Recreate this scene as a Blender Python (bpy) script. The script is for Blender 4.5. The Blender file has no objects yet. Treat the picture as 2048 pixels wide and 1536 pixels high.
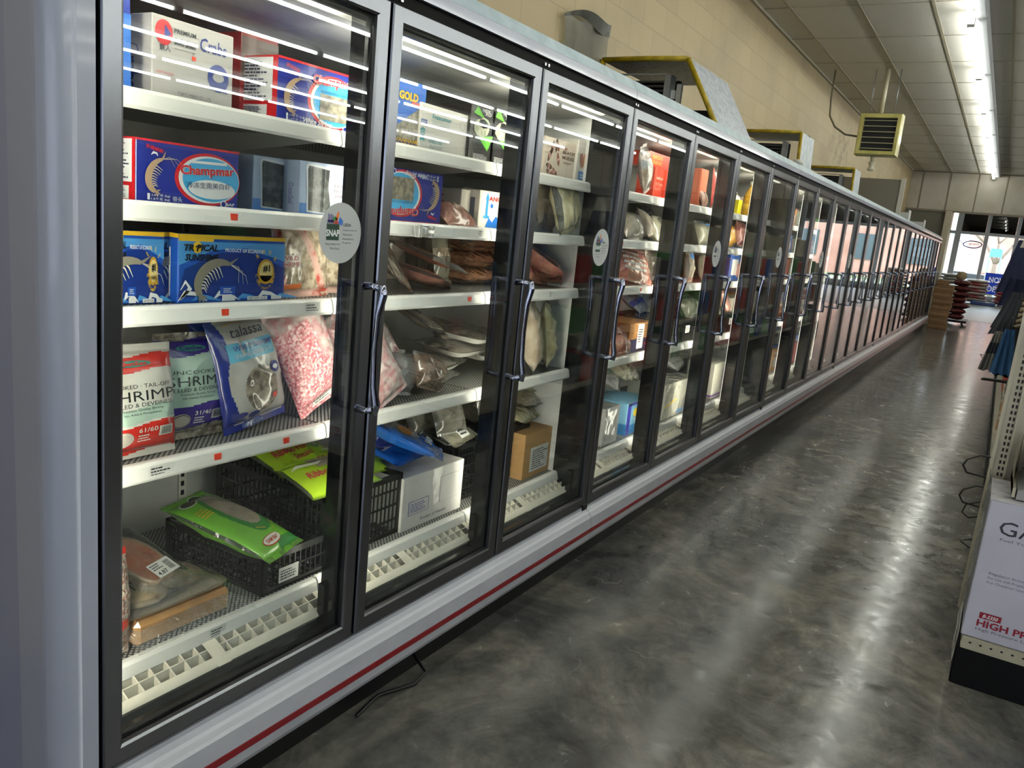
import bpy, math, random
from mathutils import Vector, Matrix
PI = math.pi
SC = bpy.context.scene
COL = SC.collection
# ---------------------------------------------------------------- camera (solved from the two vanishing points, 2048x1536 frame)
CAMZ = 1.54
FPX = 1610.8
_X = Vector((2014-1024, 540-768, FPX)).normalized()
_Z = -Vector((230-1024, 8700-768, FPX)).normalized()
_Y = _Z.cross(_X)
ROT = Matrix((_X, _Y, _Z))
cam = bpy.data.objects.new('camera', bpy.data.cameras.new('camera'))
COL.objects.link(cam); SC.camera = cam
cr, cd, cf = ROT.col[0], ROT.col[1], ROT.col[2]
m3 = Matrix((cr, -cd, -cf)).transposed()
cam.matrix_world = Matrix.Translation((0, 0, CAMZ)) @ m3.to_4x4()
cam.data.sensor_width = 36.0
cam.data.lens = 36.0*FPX/2048
cam.data.clip_start = .02; cam.data.clip_end = 400
def at(px, py, y=None, x=None, z=None):
    """pixel -> point of the place on the plane y=, x= or z= (metres)"""
    r = ROT @ Vector((px-1024, py-768, FPX))
    if y is not None: s = y/r.y
    elif x is not None: s = x/r.x
    else: s = (z-CAMZ)/r.z
    return Vector((r.x*s, r.y*s, r.z*s+CAMZ))
# ---------------------------------------------------------------- world, sun, daylight, exposure
W = bpy.data.worlds.new('world'); SC.world = W; W.use_nodes = True
wn = W.node_tree
bg = wn.nodes['Background']; bg.inputs[0].default_value = (.80, .90, 1.0, 1); bg.inputs[1].default_value = 5.2
sun = bpy.data.objects.new('sun', bpy.data.lights.new('sun', 'SUN')); COL.objects.link(sun)
sun.data.energy = 4.0; sun.data.angle = .01; sun.data.color = (1, .96, .9)
sun.rotation_euler = (math.radians(40), 0, math.radians(-60))
def area(name, loc, rot, sx, sy, e, col):
    l = bpy.data.lights.new(name, 'AREA'); l.shape = 'RECTANGLE'; l.size = sx; l.size_y = sy; l.energy = e; l.color = col
    o = bpy.data.objects.new(name, l); COL.objects.link(o); o.location = loc; o.rotation_euler = rot; return o
# daylight of the shop windows behind the photographer and at the far end
area('daylight_rear', (-5.8, -2.5, 1.7), (PI/2, 0, -PI/2), 6.0, 2.4, 110, (.72, .80, 1.0))
po = area('window_portal', (41.9, -1.8, 2.1), (PI/2, 0, PI/2), 8.6, 3.6, 1, (1, 1, 1)); po.data.cycles.is_portal = True   # sampling aid for the skylight through the far windows
TUBE_E = 19.0; LED_E = 46.0
SC.view_settings.view_transform = 'Standard'; SC.view_settings.look = 'None'
SC.view_settings.gamma = 1; SC.view_settings.use_curve_mapping = False
SC.view_settings.exposure = 0.12
cy = SC.cycles
cy.max_bounces = 8; cy.diffuse_bounces = 3; cy.glossy_bounces = 4; cy.transmission_bounces = 4; cy.transparent_max_bounces = 24
cy.caustics_reflective = False; cy.caustics_refractive = False; cy.sample_clamp_indirect = 4.0
cy.use_denoising = True; cy.use_light_tree = True; cy.blur_glossy = .4
# ---------------------------------------------------------------- materials
def hx(s):
    s = s.lstrip('#'); c = [int(s[i:i+2], 16)/255 for i in (0, 2, 4)]
    return tuple((v/12.92 if v <= .04045 else ((v+.055)/1.055)**2.4) for v in c)+(1,)
MATS = {}
def node(nt, t, **kw):
    n = nt.nodes.new(t)
    for k, v in kw.items():
        if k.startswith('i_'):
            n.inputs[int(k[2:]) if k[2:].isdigit() else k[2:]].default_value = v
        else: setattr(n, k, v)
    return n
def P(name, col, rough=.5, metal=0, coat=0, bump=None, mix=None, emis=None, spec=.5, aniso=None, ior=None):
    """principled; bump=(scale,strength[,detail]); mix=(color2,scale,lo,hi[,detail]) noise mixed second colour"""
    if name in MATS: return MATS[name]
    m = bpy.data.materials.new(name); m.use_nodes = True; MATS[name] = m
    nt = m.node_tree; b = nt.nodes['Principled BSDF']
    b.inputs['Base Color'].default_value = hx(col) if isinstance(col, str) else col
    b.inputs['Roughness'].default_value = rough; b.inputs['Metallic'].default_value = metal
    b.inputs['Coat Weight'].default_value = coat; b.inputs['Coat Roughness'].default_value = .05
    b.inputs['Specular IOR Level'].default_value = spec
    if emis:
        b.inputs['Emission Color'].default_value = hx(emis[0]); b.inputs['Emission Strength'].default_value = emis[1]
    tc = None
    if mix or bump: tc = node(nt, 'ShaderNodeTexCoord')
    if mix:
        n = node(nt, 'ShaderNodeTexNoise'); n.inputs['Scale'].default_value = mix[1]; n.inputs['Detail'].default_value = mix[4] if len(mix) > 4 else 4
        nt.links.new(tc.outputs['Object'], n.inputs['Vector'])
        r = node(nt, 'ShaderNodeMapRange'); r.inputs[1].default_value = mix[2]; r.inputs[2].default_value = mix[3]
        nt.links.new(n.outputs['Fac'], r.inputs[0])
        x = node(nt, 'ShaderNodeMix', data_type='RGBA')
        x.inputs[6].default_value = b.inputs['Base Color'].default_value; x.inputs[7].default_value = hx(mix[0])
        nt.links.new(r.outputs[0], x.inputs[0]); nt.links.new(x.outputs[2], b.inputs['Base Color'])
    if bump:
        n = node(nt, 'ShaderNodeTexNoise'); n.inputs['Scale'].default_value = bump[0]; n.inputs['Detail'].default_value = bump[2] if len(bump) > 2 else 2
        n.inputs['Distortion'].default_value = bump[3] if len(bump) > 3 else 0
        if coat >= .8 and len(bump) > 2: n.noise_type = 'RIDGED_MULTIFRACTAL'; bump = (bump[0], bump[1]*.8); n.inputs['Scale'].default_value = bump[0]*.5; n.inputs['Distortion'].default_value = .6
        nt.links.new(tc.outputs['Object'], n.inputs['Vector'])
        u = node(nt, 'ShaderNodeBump'); u.inputs['Strength'].default_value = bump[1]; u.inputs['Distance'].default_value = .02
        nt.links.new(n.outputs['Fac'], u.inputs['Height']); nt.links.new(u.outputs[0], b.inputs['Normal'])
        if coat: nt.links.new(u.outputs[0], b.inputs['Coat Normal'])
    return m
def thin(name, tint, refl=1.0, base=.04, rough=.0, bump=None, cloud=0, cloudcol='ffffff', power=5.0):
    """clear sheet: straight-through transparency plus Fresnel gloss (glass panes, plastic film)"""
    if name in MATS: return MATS[name]
    m = bpy.data.materials.new(name); m.use_nodes = True; MATS[name] = m
    nt = m.node_tree; nt.nodes.clear()
    out = node(nt, 'ShaderNodeOutputMaterial')
    tr = node(nt, 'ShaderNodeBsdfTransparent'); tr.inputs[0].default_value = hx(tint)
    gl = node(nt, 'ShaderNodeBsdfGlossy'); gl.inputs['Roughness'].default_value = rough; gl.inputs[0].default_value = (1, 1, 1, 1)
    fr = node(nt, 'ShaderNodeFresnel'); fr.inputs['IOR'].default_value = 1.5
    mu = node(nt, 'ShaderNodeMath', operation='MULTIPLY'); mu.inputs[1].default_value = refl; mu.use_clamp = True
    ge = node(nt, 'ShaderNodeNewGeometry'); io = node(nt, 'ShaderNodeMapRange'); io.inputs[3].default_value = 1.5; io.inputs[4].default_value = 1/1.5
    nt.links.new(ge.outputs['Backfacing'], io.inputs[0]); nt.links.new(io.outputs[0], fr.inputs['IOR'])   # the same gloss from either side
    nt.links.new(fr.outputs[0], mu.inputs[0])
    mx = node(nt, 'ShaderNodeMixShader'); nt.links.new(mu.outputs[0], mx.inputs[0])
    src = tr.outputs[0]
    if cloud:
        df = node(nt, 'ShaderNodeBsdfDiffuse'); df.inputs[0].default_value = hx(cloudcol)
        m2 = node(nt, 'ShaderNodeMixShader'); m2.inputs[0].default_value = cloud
        nt.links.new(tr.outputs[0], m2.inputs[1]); nt.links.new(df.outputs[0], m2.inputs[2]); src = m2.outputs[0]
    nt.links.new(src, mx.inputs[1]); nt.links.new(gl.outputs[0], mx.inputs[2]); nt.links.new(mx.outputs[0], out.inputs[0])
    if bump:
        tc = node(nt, 'ShaderNodeTexCoord')
        n = node(nt, 'ShaderNodeTexNoise'); n.inputs['Scale'].default_value = bump[0]; n.inputs['Detail'].default_value = bump[2] if len(bump) > 2 else 2
        nt.links.new(tc.outputs['Object'], n.inputs['Vector'])
        u = node(nt, 'ShaderNodeBump'); u.inputs['Strength'].default_value = bump[1]; u.inputs['Distance'].default_value = .02
        nt.links.new(n.outputs['Fac'], u.inputs['Height']); nt.links.new(u.outputs[0], gl.inputs['Normal'])
    return m
def C(h, r=.45, coat=0):       # plain printed ink / card colour
    return P('ink_%s_%d_%d' % (h, int(r*100), int(coat*10)), h, r, coat=coat)
def INK(h): return C(h, .32, .3)
def LED(n, h, e): return P(n, 'f4f6ff', .5, emis=(h, e))
# ---------------------------------------------------------------- mesh builder
class MB:
    def __init__(s): s.v = []; s.f = []; s.m = []; s.sm = []
    def add(s, vs, fs, mi=0, smooth=False):
        o = len(s.v); s.v += [tuple(p) for p in vs]
        for i, f in enumerate(fs):
            s.f.append(tuple(k+o for k in f)); s.m.append(mi[i] if isinstance(mi, list) else mi); s.sm.append(smooth)
    def box(s, x0, x1, y0, y1, z0, z1, mi=0):
        s.add([(x0,y0,z0),(x1,y0,z0),(x1,y1,z0),(x0,y1,z0),(x0,y0,z1),(x1,y0,z1),(x1,y1,z1),(x0,y1,z1)],
              [(0,3,2,1),(4,5,6,7),(0,1,5,4),(1,2,6,5),(2,3,7,6),(3,0,4,7)], mi)
    def obox(s, c, sx, sy, sz, rot=None, mi=0, b=0):
        R = rot or Matrix.Identity(3); hx_, hy, hz = sx/2, sy/2, sz/2
        vs = [Vector(c)+R@Vector((a*hx_, d*hy, e*hz)) for e in (-1, 1) for a, d in ((-1,-1),(1,-1),(1,1),(-1,1))]
        s.add(vs, [(0,3,2,1),(4,5,6,7),(0,1,5,4),(1,2,6,5),(2,3,7,6),(3,0,4,7)], mi)
    def rbox(s, x0, x1, y0, y1, z0, z1, b=.003, mi=0):
        """box with chamfered edges"""
        cx, cy_, cz = (x0+x1)/2, (y0+y1)/2, (z0+z1)/2
        hx_, hy, hz = (x1-x0)/2, (y1-y0)/2, (z1-z0)/2
        b = min(b, hx_*.9, hy*.9, hz*.9)
        vs = []; idx = {}
        for sx in (-1, 1):
            for sy in (-1, 1):
                for sz in (-1, 1):
                    for ax in range(3):
                        h = [hx_, hy, hz]; p = [sx*(h[0]-b), sy*(h[1]-b), sz*(h[2]-b)]
                        p[ax] = (sx, sy, sz)[ax]*h[ax]
                        idx[(sx, sy, sz, ax)] = len(vs); vs.append((cx+p[0], cy_+p[1], cz+p[2]))
        fs = []
        for ax in range(3):
            o1, o2 = [(1, 2), (2, 0), (0, 1)][ax]
            for sg in (-1, 1):
                ring = []
                for a, c in ((-1,-1),(1,-1),(1,1),(-1,1)):
                    k = [0, 0, 0]; k[ax] = sg; k[o1] = a; k[o2] = c; ring.append(idx[(k[0], k[1], k[2], ax)])
                fs.append(tuple(ring) if sg > 0 else tuple(reversed(ring)))
        for ax in range(3):     # edges parallel to ax
            o1, o2 = [(1, 2), (2, 0), (0, 1)][ax]
            for a in (-1, 1):
                for c in (-1, 1):
                    k = [0, 0, 0]; k[o1] = a; k[o2] = c
                    k0 = list(k); k0[ax] = -1; k1 = list(k); k1[ax] = 1
                    q = [idx[(*k0, o1)], idx[(*k1, o1)], idx[(*k1, o2)], idx[(*k0, o2)]]
                    fs.append(tuple(q) if a*c < 0 else tuple(reversed(q)))
        for sx in (-1, 1):
            for sy in (-1, 1):
                for sz in (-1, 1):
                    t = [idx[(sx, sy, sz, 0)], idx[(sx, sy, sz, 1)], idx[(sx, sy, sz, 2)]]
                    fs.append(tuple(t) if sx*sy*sz > 0 else tuple(reversed(t)))
        s.add(vs, fs, mi)
    def tube(s, pts, r, mi=0, n=8, cap=True, smooth=True):
        pts = [Vector(p) for p in pts]; rings = []
        up = Vector((0, 0, 1)); prev = None
        for i, p in enumerate(pts):
            t = (pts[min(i+1, len(pts)-1)]-pts[max(i-1, 0)]).normalized()
            a = prev if prev is not None else (up if abs(t.z) < .9 else Vector((1, 0, 0)))
            u = (a-t*a.dot(t)).normalized(); w = t.cross(u); prev = u
            rr = r[i] if isinstance(r, (list, tuple)) else r
            rings.append([p+(u*math.cos(2*PI*k/n)+w*math.sin(2*PI*k/n))*rr for k in range(n)])
        vs = [q for g in rings for q in g]; fs = []
        for i in range(len(pts)-1):
            for k in range(n):
                fs.append((i*n+k, i*n+(k+1) % n, (i+1)*n+(k+1) % n, (i+1)*n+k))
        if cap: fs.append(tuple(reversed(range(n)))); fs.append(tuple((len(pts)-1)*n+k for k in range(n)))
        s.add(vs, fs, mi, smooth)
    def extrude(s, prof, x0, x1, mi=0, closed=False, smooth=False):
        """profile [(y,z)] swept along x; mi may be a list per segment"""
        n = len(prof); vs = [(x0, p[0], p[1]) for p in prof]+[(x1, p[0], p[1]) for p in prof]
        fs = [(i, (i+1) % n, n+(i+1) % n, n+i) for i in range(n if closed else n-1)]
        s.add(vs, fs, mi, smooth)
        if closed: s.add(vs, [tuple(reversed(range(n))), tuple(range(n, 2*n))], mi[0] if isinstance(mi, list) else mi)
    def lathe(s, prof, c, n=16, mi=0, axis='z', smooth=True):
        vs = []; fs = []
        for r, h in prof:
            for k in range(n):
                a = 2*PI*k/n; p = (r*math.cos(a), r*math.sin(a), h)
                if axis == 'x': p = (p[2], p[0], p[1])
                if axis == 'y': p = (p[0], p[2], p[1])
                vs.append((c[0]+p[0], c[1]+p[1], c[2]+p[2]))
        for i in range(len(prof)-1):
            for k in range(n): fs.append((i*n+k, i*n+(k+1) % n, (i+1)*n+(k+1) % n, (i+1)*n+k))
        fs.append(tuple(reversed(range(n)))); fs.append(tuple((len(prof)-1)*n+k for k in range(n)))
        s.add(vs, fs, mi, smooth)
    def grid(s, fn, nu, nv, mi=0, smooth=True, flip=False):
        vs = [fn(i/nu, j/nv) for j in range(nv+1) for i in range(nu+1)]
        fs = []; ms = []
        for j in range(nv):
            for i in range(nu):
                a = j*(nu+1)+i; q = (a, a+1, a+nu+2, a+nu+1)
                fs.append(tuple(reversed(q)) if flip else q)
                ms.append(mi((i+.5)/nu, (j+.5)/nv) if callable(mi) else mi)
        s.add(vs, fs, ms, smooth)
    def build(s, name, mats, parent=None, loc=(0, 0, 0), rot=(0, 0, 0)):
        me = bpy.data.meshes.new(name); me.from_pydata(s.v, [], s.f)
        mats = mats if isinstance(mats, (list, tuple)) else [mats]
        for m in mats: me.materials.append(m)
        me.polygons.foreach_set('material_index', s.m); me.polygons.foreach_set('use_smooth', s.sm)
        me.update()
        o = bpy.data.objects.new(name, me); COL.objects.link(o); o.parent = parent; o.location = loc; o.rotation_euler = rot
        return o
def tag(o, label=None, cat=None, group=None, kind=None):
    if label: o['label'] = label
    if cat: o['category'] = cat
    if group: o['group'] = group
    if kind: o['kind'] = kind
    return o
def thing(name, label, cat, loc=(0, 0, 0), rot=(0, 0, 0), group=None):
    o = bpy.data.objects.new(name, None); o.empty_display_size = .05; COL.objects.link(o); o.location = loc; o.rotation_euler = rot
    return tag(o, label, cat, group)
def kids(o): return list(o.children)
def dup(o, parent=None, **kw):
    c = o.copy(); COL.objects.link(c); c.parent = parent
    for k in kids(o): dup(k, c)
    for k, v in kw.items():
        if k in ('location', 'rotation_euler', 'scale'): setattr(c, k, v)
        else: c[k] = v
    return c
def S_(name, mb, mat, **kw):
    return tag(mb.build(name, mat, **kw), kind='structure')
# ---------------------------------------------------------------- lettering and print
_TX = {}
def glyphs(t, bold=0, shear=0):
    k = (t, bold, shear)
    if k not in _TX:
        c = bpy.data.curves.new('lettering', 'FONT'); c.body = t; c.size = 1; c.resolution_u = 2; c.offset = bold; c.shear = shear; c.fill_mode = 'FRONT'
        o = bpy.data.objects.new('lettering', c); COL.objects.link(o)
        dg = bpy.context.evaluated_depsgraph_get(); me = bpy.data.meshes.new_from_object(o.evaluated_get(dg))
        vs = [(v.co.x, v.co.y) for v in me.vertices]; me.calc_loop_triangles(); fs = [tuple(p.vertices) for p in me.loop_triangles]
        bpy.data.objects.remove(o); bpy.data.curves.remove(c); bpy.data.meshes.remove(me)
        if not vs: vs = [(0, 0), (1, 1)]
        xs = [a for a, b in vs]; ys = [b for a, b in vs]
        _TX[k] = (vs, fs, min(xs), max(xs), min(ys), max(ys))
    return _TX[k]
class Surf:
    """a printable face: fn(u, v, off) -> local point; u to the right, v up, metres"""
    def __init__(s, mb, fn, step=.0006, sub=None): s.mb, s.fn, s.st, s.sub = mb, fn, step, sub
    def P(s, u, v, l): return s.fn(u, v, s.st*l)
    def rect(s, u0, v0, u1, v1, mi, l=1, rot=0):
        n = s.sub or 1
        if rot:
            cu, cv = (u0+u1)/2, (v0+v1)/2; c_, s_ = math.cos(rot), math.sin(rot)
            f = lambda a, b: s.P(cu+(u0+(u1-u0)*a-cu)*c_-(v0+(v1-v0)*b-cv)*s_, cv+(u0+(u1-u0)*a-cu)*s_+(v0+(v1-v0)*b-cv)*c_, l)
        else: f = lambda a, b: s.P(u0+(u1-u0)*a, v0+(v1-v0)*b, l)
        s.mb.grid(f, n, n, mi, smooth=bool(s.sub))
    def poly(s, pts, mi, l=1): s.mb.add([s.P(u, v, l) for u, v in pts], [tuple(range(len(pts)))], mi)
    def ell(s, cu, cv, a, b, mi, l=1, n=28, rot=0):
        c_, s_ = math.cos(rot), math.sin(rot)
        pts = [(cu+a*math.cos(t)*c_-b*math.sin(t)*s_, cv+a*math.cos(t)*s_+b*math.sin(t)*c_) for t in [2*PI*k/n for k in range(n)]]
        vs = [s.P(cu, cv, l)]+[s.P(u, v, l) for u, v in pts]
        s.mb.add(vs, [(0, 1+k, 1+(k+1) % n) for k in range(n)], mi, bool(s.sub))
    def strip(s, pts, w, mi, l=1):
        """stroke along points; w number or list"""
        n = len(pts); vs = []
        for i, (u, v) in enumerate(pts):
            a = pts[max(i-1, 0)]; b = pts[min(i+1, n-1)]; dx, dy = b[0]-a[0], b[1]-a[1]; L = math.hypot(dx, dy) or 1
            h = (w[i] if isinstance(w, (list, tuple)) else w)/2
            vs += [s.P(u-dy/L*h, v+dx/L*h, l), s.P(u+dy/L*h, v-dx/L*h, l)]
        s.mb.add(vs, [(2*i, 2*i+1, 2*i+3, 2*i+2) for i in range(n-1)], mi)
    def txt(s, t, u, v, w, h, mi, l=2, bold=0.0, shear=0, rot=0):
        """text fitted to the box with lower-left (u,v), size w x h (h None keeps the letters' proportion)"""
        vs, fs, x0, x1, y0, y1 = glyphs(t, bold, shear)
        kx = w/(x1-x0); ky = (h/(y1-y0)) if h else kx; c_, s_ = math.cos(rot), math.sin(rot)
        out = []
        for a, b in vs:
            a = (a-x0)*kx; b = (b-y0)*ky; out.append(s.P(u+a*c_-b*s_, v+a*s_+b*c_, l))
        s.mb.add(out, fs, mi)
    def lines(s, u, v, w, h, n, mi, l=2, seed=0):
        """small print too fine to read: rows of short dashes"""
        rd = random.Random(seed+n); lh = h/n
        for k in range(n):
            x = u; y = v+h-(k+.75)*lh; e = u+w*rd.uniform(.6, 1)
            while x < e:
                q = min(x+w*rd.uniform(.06, .22), e); s.rect(x, y, q, y+lh*.45, mi, l); x = q+w*.03
    def bars(s, u, v, w, h, mi, l=2, seed=1, vert=False):
        rd = random.Random(seed); x = 0; L = h if vert else w
        while x < L*.97:
            a = L*rd.uniform(.012, .035)
            if vert: s.rect(u, v+x, u+w, v+x+a, mi, l)
            else: s.rect(u+x, v, u+x+a, v+h, mi, l)
            x += a+L*rd.uniform(.012, .04)
def shrimp(S, cx, cy, sz, ang, mb_, ml, l=3, flip=1, legs=9, tentacles=True):
    """drawn shrimp: arched body, tail fan, legs, feelers"""
    c_, s_ = math.cos(ang), math.sin(ang)
    T = lambda x, y: (cx+(x*c_-y*flip*s_)*sz, cy+(x*s_+y*flip*c_)*sz)
    n = 14; pts = []; w = []
    for i in range(n+1):
        t = i/n; a = PI*(1.08-.86*t)
        pts.append(T(.46*math.cos(a)-.02, .36*math.sin(a)-.12)); w.append(sz*(.045+.15*math.sin(PI*min(1, t*.85+.12))**.8))
    S.strip(pts, w, mb_, l)
    e = pts[0]; a0 = pts[1]
    dx, dy = e[0]-a0[0], e[1]-a0[1]; L = math.hypot(dx, dy); dx /= L; dy /= L
    for k in (-.7, 0, .7):
        ux, uy = dx*math.cos(k)-dy*math.sin(k), dx*math.sin(k)+dy*math.cos(k)
        S.strip([e, (e[0]+ux*sz*.08, e[1]+uy*sz*.08), (e[0]+ux*sz*.16, e[1]+uy*sz*.16)], [sz*.02, sz*.05, sz*.012], mb_, l)
    h = pts[-1]; S.strip([h, T(.56, .16)], [sz*.07, sz*.008], mb_, l)
    for i in range(legs):
        k = min(2+i, n-1); p = pts[k]; a = PI*(1.08-.86*k/n); L_ = .15 if i > 5 else .10
        q = T(.46*math.cos(a)*.72-.02+.01*i, .36*math.sin(a)*.70-.12-.02); r = T((.46*math.cos(a)*.72-.02)+.03+.008*i, .36*math.sin(a)*.62-.14-L_)
        S.strip([p, q, r], [sz*.035, sz*.026, sz*.009], ml, l-1)
    if tentacles:
        for k in range(3):
            S.strip([h, T(.52+.05*k, -.02-.1*k), T(.42+.1*k, -.30-.06*k)], [sz*.012, sz*.010, sz*.005], ml, l-1)
# ================================================================ materials of the place
def wall_block():
    m = P('painted_block', '#a1936a', .55, bump=(30, .08)); nt = m.node_tree; b = nt.nodes['Principled BSDF']
    tc = node(nt, 'ShaderNodeTexCoord'); mp = node(nt, 'ShaderNodeMapping'); mp.inputs['Rotation'].default_value = (PI/2, 0, 0)
    mp.inputs['Location'].default_value = (.1, 2.985, 0)
    nt.links.new(tc.outputs['Object'], mp.inputs[0])
    br = node(nt, 'ShaderNodeTexBrick'); br.offset = .5; br.inputs['Scale'].default_value = 1
    br.inputs['Brick Width'].default_value = .4064; br.inputs['Row Height'].default_value = .2; br.inputs['Mortar Size'].default_value = .0022; br.inputs['Mortar Smooth'].default_value = .3
    br.inputs['Color1'].default_value = hx('#a2916e'); br.inputs['Color2'].default_value = hx('#9b8a68'); br.inputs['Mortar'].default_value = hx('#7a6d55')
    nt.links.new(mp.outputs[0], br.inputs['Vector'])
    n = node(nt, 'ShaderNodeTexNoise'); n.inputs['Scale'].default_value = 1.1; n.inputs['Detail'].default_value = 6
    nt.links.new(tc.outputs['Object'], n.inputs['Vector'])
    r = node(nt, 'ShaderNodeMapRange'); r.inputs[1].default_value = .55; r.inputs[2].default_value = .8; r.inputs[4].default_value = .45
    nt.links.new(n.outputs['Fac'], r.inputs[0])
    x = node(nt, 'ShaderNodeMix', data_type='RGBA'); x.inputs[7].default_value = hx('#75694f')
    nt.links.new(br.outputs['Color'], x.inputs[6]); nt.links.new(r.outputs[0], x.inputs[0])
    # mildew patch beside the heater
    c = at(1682, 300, y=2.5); ma = node(nt, 'ShaderNodeMapping'); ma.inputs['Location'].default_value = (-c.x/1.1, 0, -c.z/.55); ma.inputs['Scale'].default_value = (1/1.1, 0, 1/.55)
    nt.links.new(tc.outputs['Object'], ma.inputs[0]); le = node(nt, 'ShaderNodeVectorMath', operation='LENGTH'); nt.links.new(ma.outputs[0], le.inputs[0])
    f1 = node(nt, 'ShaderNodeMapRange'); f1.inputs[1].default_value = 1.0; f1.inputs[2].default_value = .2; nt.links.new(le.outputs['Value'], f1.inputs[0])
    n9 = node(nt, 'ShaderNodeTexNoise'); n9.inputs['Scale'].default_value = 7; n9.inputs['Detail'].default_value = 9; n9.inputs['Roughness'].default_value = .7; nt.links.new(tc.outputs['Object'], n9.inputs['Vector'])
    f2 = node(nt, 'ShaderNodeMapRange'); f2.inputs[1].default_value = .48; f2.inputs[2].default_value = .66; nt.links.new(n9.outputs['Fac'], f2.inputs[0])
    f3 = node(nt, 'ShaderNodeMath', operation='MULTIPLY'); nt.links.new(f1.outputs[0], f3.inputs[0]); nt.links.new(f2.outputs[0], f3.inputs[1])
    x2 = node(nt, 'ShaderNodeMix', data_type='RGBA'); x2.inputs[7].default_value = hx('#4a4434'); nt.links.new(x.outputs[2], x2.inputs[6]); nt.links.new(f3.outputs[0], x2.inputs[0])
    nt.links.new(x2.outputs[2], b.inputs['Base Color'])
    return m
def floor_mat():
    m = P('polished_concrete', '#4a4a47', .2); nt = m.node_tree; b = nt.nodes['Principled BSDF']
    tc = node(nt, 'ShaderNodeTexCoord')
    def nz(sc, det, rough=.55, dist=0, vec=None):
        n = node(nt, 'ShaderNodeTexNoise'); n.inputs['Scale'].default_value = sc; n.inputs['Detail'].default_value = det
        n.inputs['Roughness'].default_value = rough; n.inputs['Distortion'].default_value = dist
        nt.links.new(vec or tc.outputs['Object'], n.inputs['Vector']); return n
    n1 = nz(1.6, 9, .65, 1.2); r1 = node(nt, 'ShaderNodeValToRGB'); cr_ = r1.color_ramp
    cr_.elements[0].position = .34; cr_.elements[0].color = hx('#3d3d3d'); cr_.elements[1].position = .68; cr_.elements[1].color = hx('#78746a')
    e = cr_.elements.new(.5); e.color = hx('#565653')
    nt.links.new(n1.outputs['Fac'], r1.inputs[0])
    n2 = nz(9, 8, .7, .5); r2 = node(nt, 'ShaderNodeMapRange'); r2.inputs[1].default_value = .3; r2.inputs[2].default_value = .7; r2.inputs[3].default_value = .62; r2.inputs[4].default_value = 1.3
    nt.links.new(n2.outputs['Fac'], r2.inputs[0])
    mul = node(nt, 'ShaderNodeVectorMath', operation='SCALE'); nt.links.new(r1.outputs[0], mul.inputs[0]); nt.links.new(r2.outputs[0], mul.inputs['Scale'])
    # pale hairline scratches and cracks
    n4 = nz(1.3, 5, .6); add = node(nt, 'ShaderNodeVectorMath', operation='ADD'); sc = node(nt, 'ShaderNodeVectorMath', operation='SCALE'); sc.inputs['Scale'].default_value = .9
    nt.links.new(n4.outputs['Color'], sc.inputs[0]); nt.links.new(sc.outputs[0], add.inputs[1]); nt.links.new(tc.outputs['Object'], add.inputs[0])
    vo = node(nt, 'ShaderNodeTexVoronoi', feature='DISTANCE_TO_EDGE'); vo.inputs['Scale'].default_value = .8; nt.links.new(add.outputs[0], vo.inputs['Vector'])
    r3 = node(nt, 'ShaderNodeMapRange'); r3.inputs[1].default_value = .0; r3.inputs[2].default_value = .008; r3.inputs[3].default_value = .3; r3.inputs[4].default_value = 0
    nt.links.new(vo.outputs['Distance'], r3.inputs[0])
    n5 = nz(2.7, 3); r5 = node(nt, 'ShaderNodeMapRange'); r5.inputs[1].default_value = .55; r5.inputs[2].default_value = .70
    nt.links.new(n5.outputs['Fac'], r5.inputs[0])
    mm = node(nt, 'ShaderNodeMath', operation='MULTIPLY'); nt.links.new(r3.outputs[0], mm.inputs[0]); nt.links.new(r5.outputs[0], mm.inputs[1])
    x = node(nt, 'ShaderNodeMix', data_type='RGBA'); x.inputs[7].default_value = hx('#a5a49c')
    nt.links.new(mul.outputs[0], x.inputs[6]); nt.links.new(mm.outputs[0], x.inputs[0]); nt.links.new(x.outputs[2], b.inputs['Base Color'])
    rr = node(nt, 'ShaderNodeMapRange'); rr.inputs[1].default_value = .35; rr.inputs[2].default_value = .7; rr.inputs[3].default_value = .11; rr.inputs[4].default_value = .30
    nt.links.new(n2.outputs['Fac'], rr.inputs[0]); nt.links.new(rr.outputs[0], b.inputs['Roughness'])
    rp = node(nt, 'ShaderNodeMapping'); rp.inputs['Scale'].default_value = (2.0, .75, 1); nt.links.new(tc.outputs['Object'], rp.inputs[0]); n6 = nz(4.2, 4, .55, .4, rp.outputs[0]); u = node(nt, 'ShaderNodeBump'); u.inputs['Strength'].default_value = .085; u.inputs['Distance'].default_value = .02
    nt.links.new(n6.outputs['Fac'], u.inputs['Height']); nt.links.new(u.outputs[0], b.inputs['Normal'])
    return m
M_wall = wall_block(); M_floor = floor_mat()
M_tile = P('ceiling_tile', '#d3d0c8', .85, mix=('#c2beb4', 90, .5, .7), bump=(160, .25))
M_tbar = P('ceiling_grid_paint', '#a09a86', .5)
M_bulk = P('bulkhead_panel', '#a8a296', .6, mix=('#99917f', 2, .4, .7))
M_frame = P('dark_anodised_frame', '#83868d', .25, metal=1, bump=(3, .012))
M_edge = P('frame_return_black', '#0b0c0f', .3)
M_black = P('black_plastic', '#08080a', .38, spec=.35)
M_gasket = P('black_gloss', '#0d0f12', .16)
M_white = P('white_enamel', '#e3e1da', .4)
M_liner = P('freezer_liner', '#d8d8d4', .5, mix=('#bfc3c4', 3, .45, .7))
M_rail = P('price_rail', '#e9e9e6', .28, coat=.4)
M_grille = P('grille_plastic', '#e7e2d3', .45)
M_panel = P('grey_enamel', '#9a9fae', .32, coat=.35, bump=(2.5, .02), mix=('#8f95a6', 1.4, .4, .7))
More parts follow.
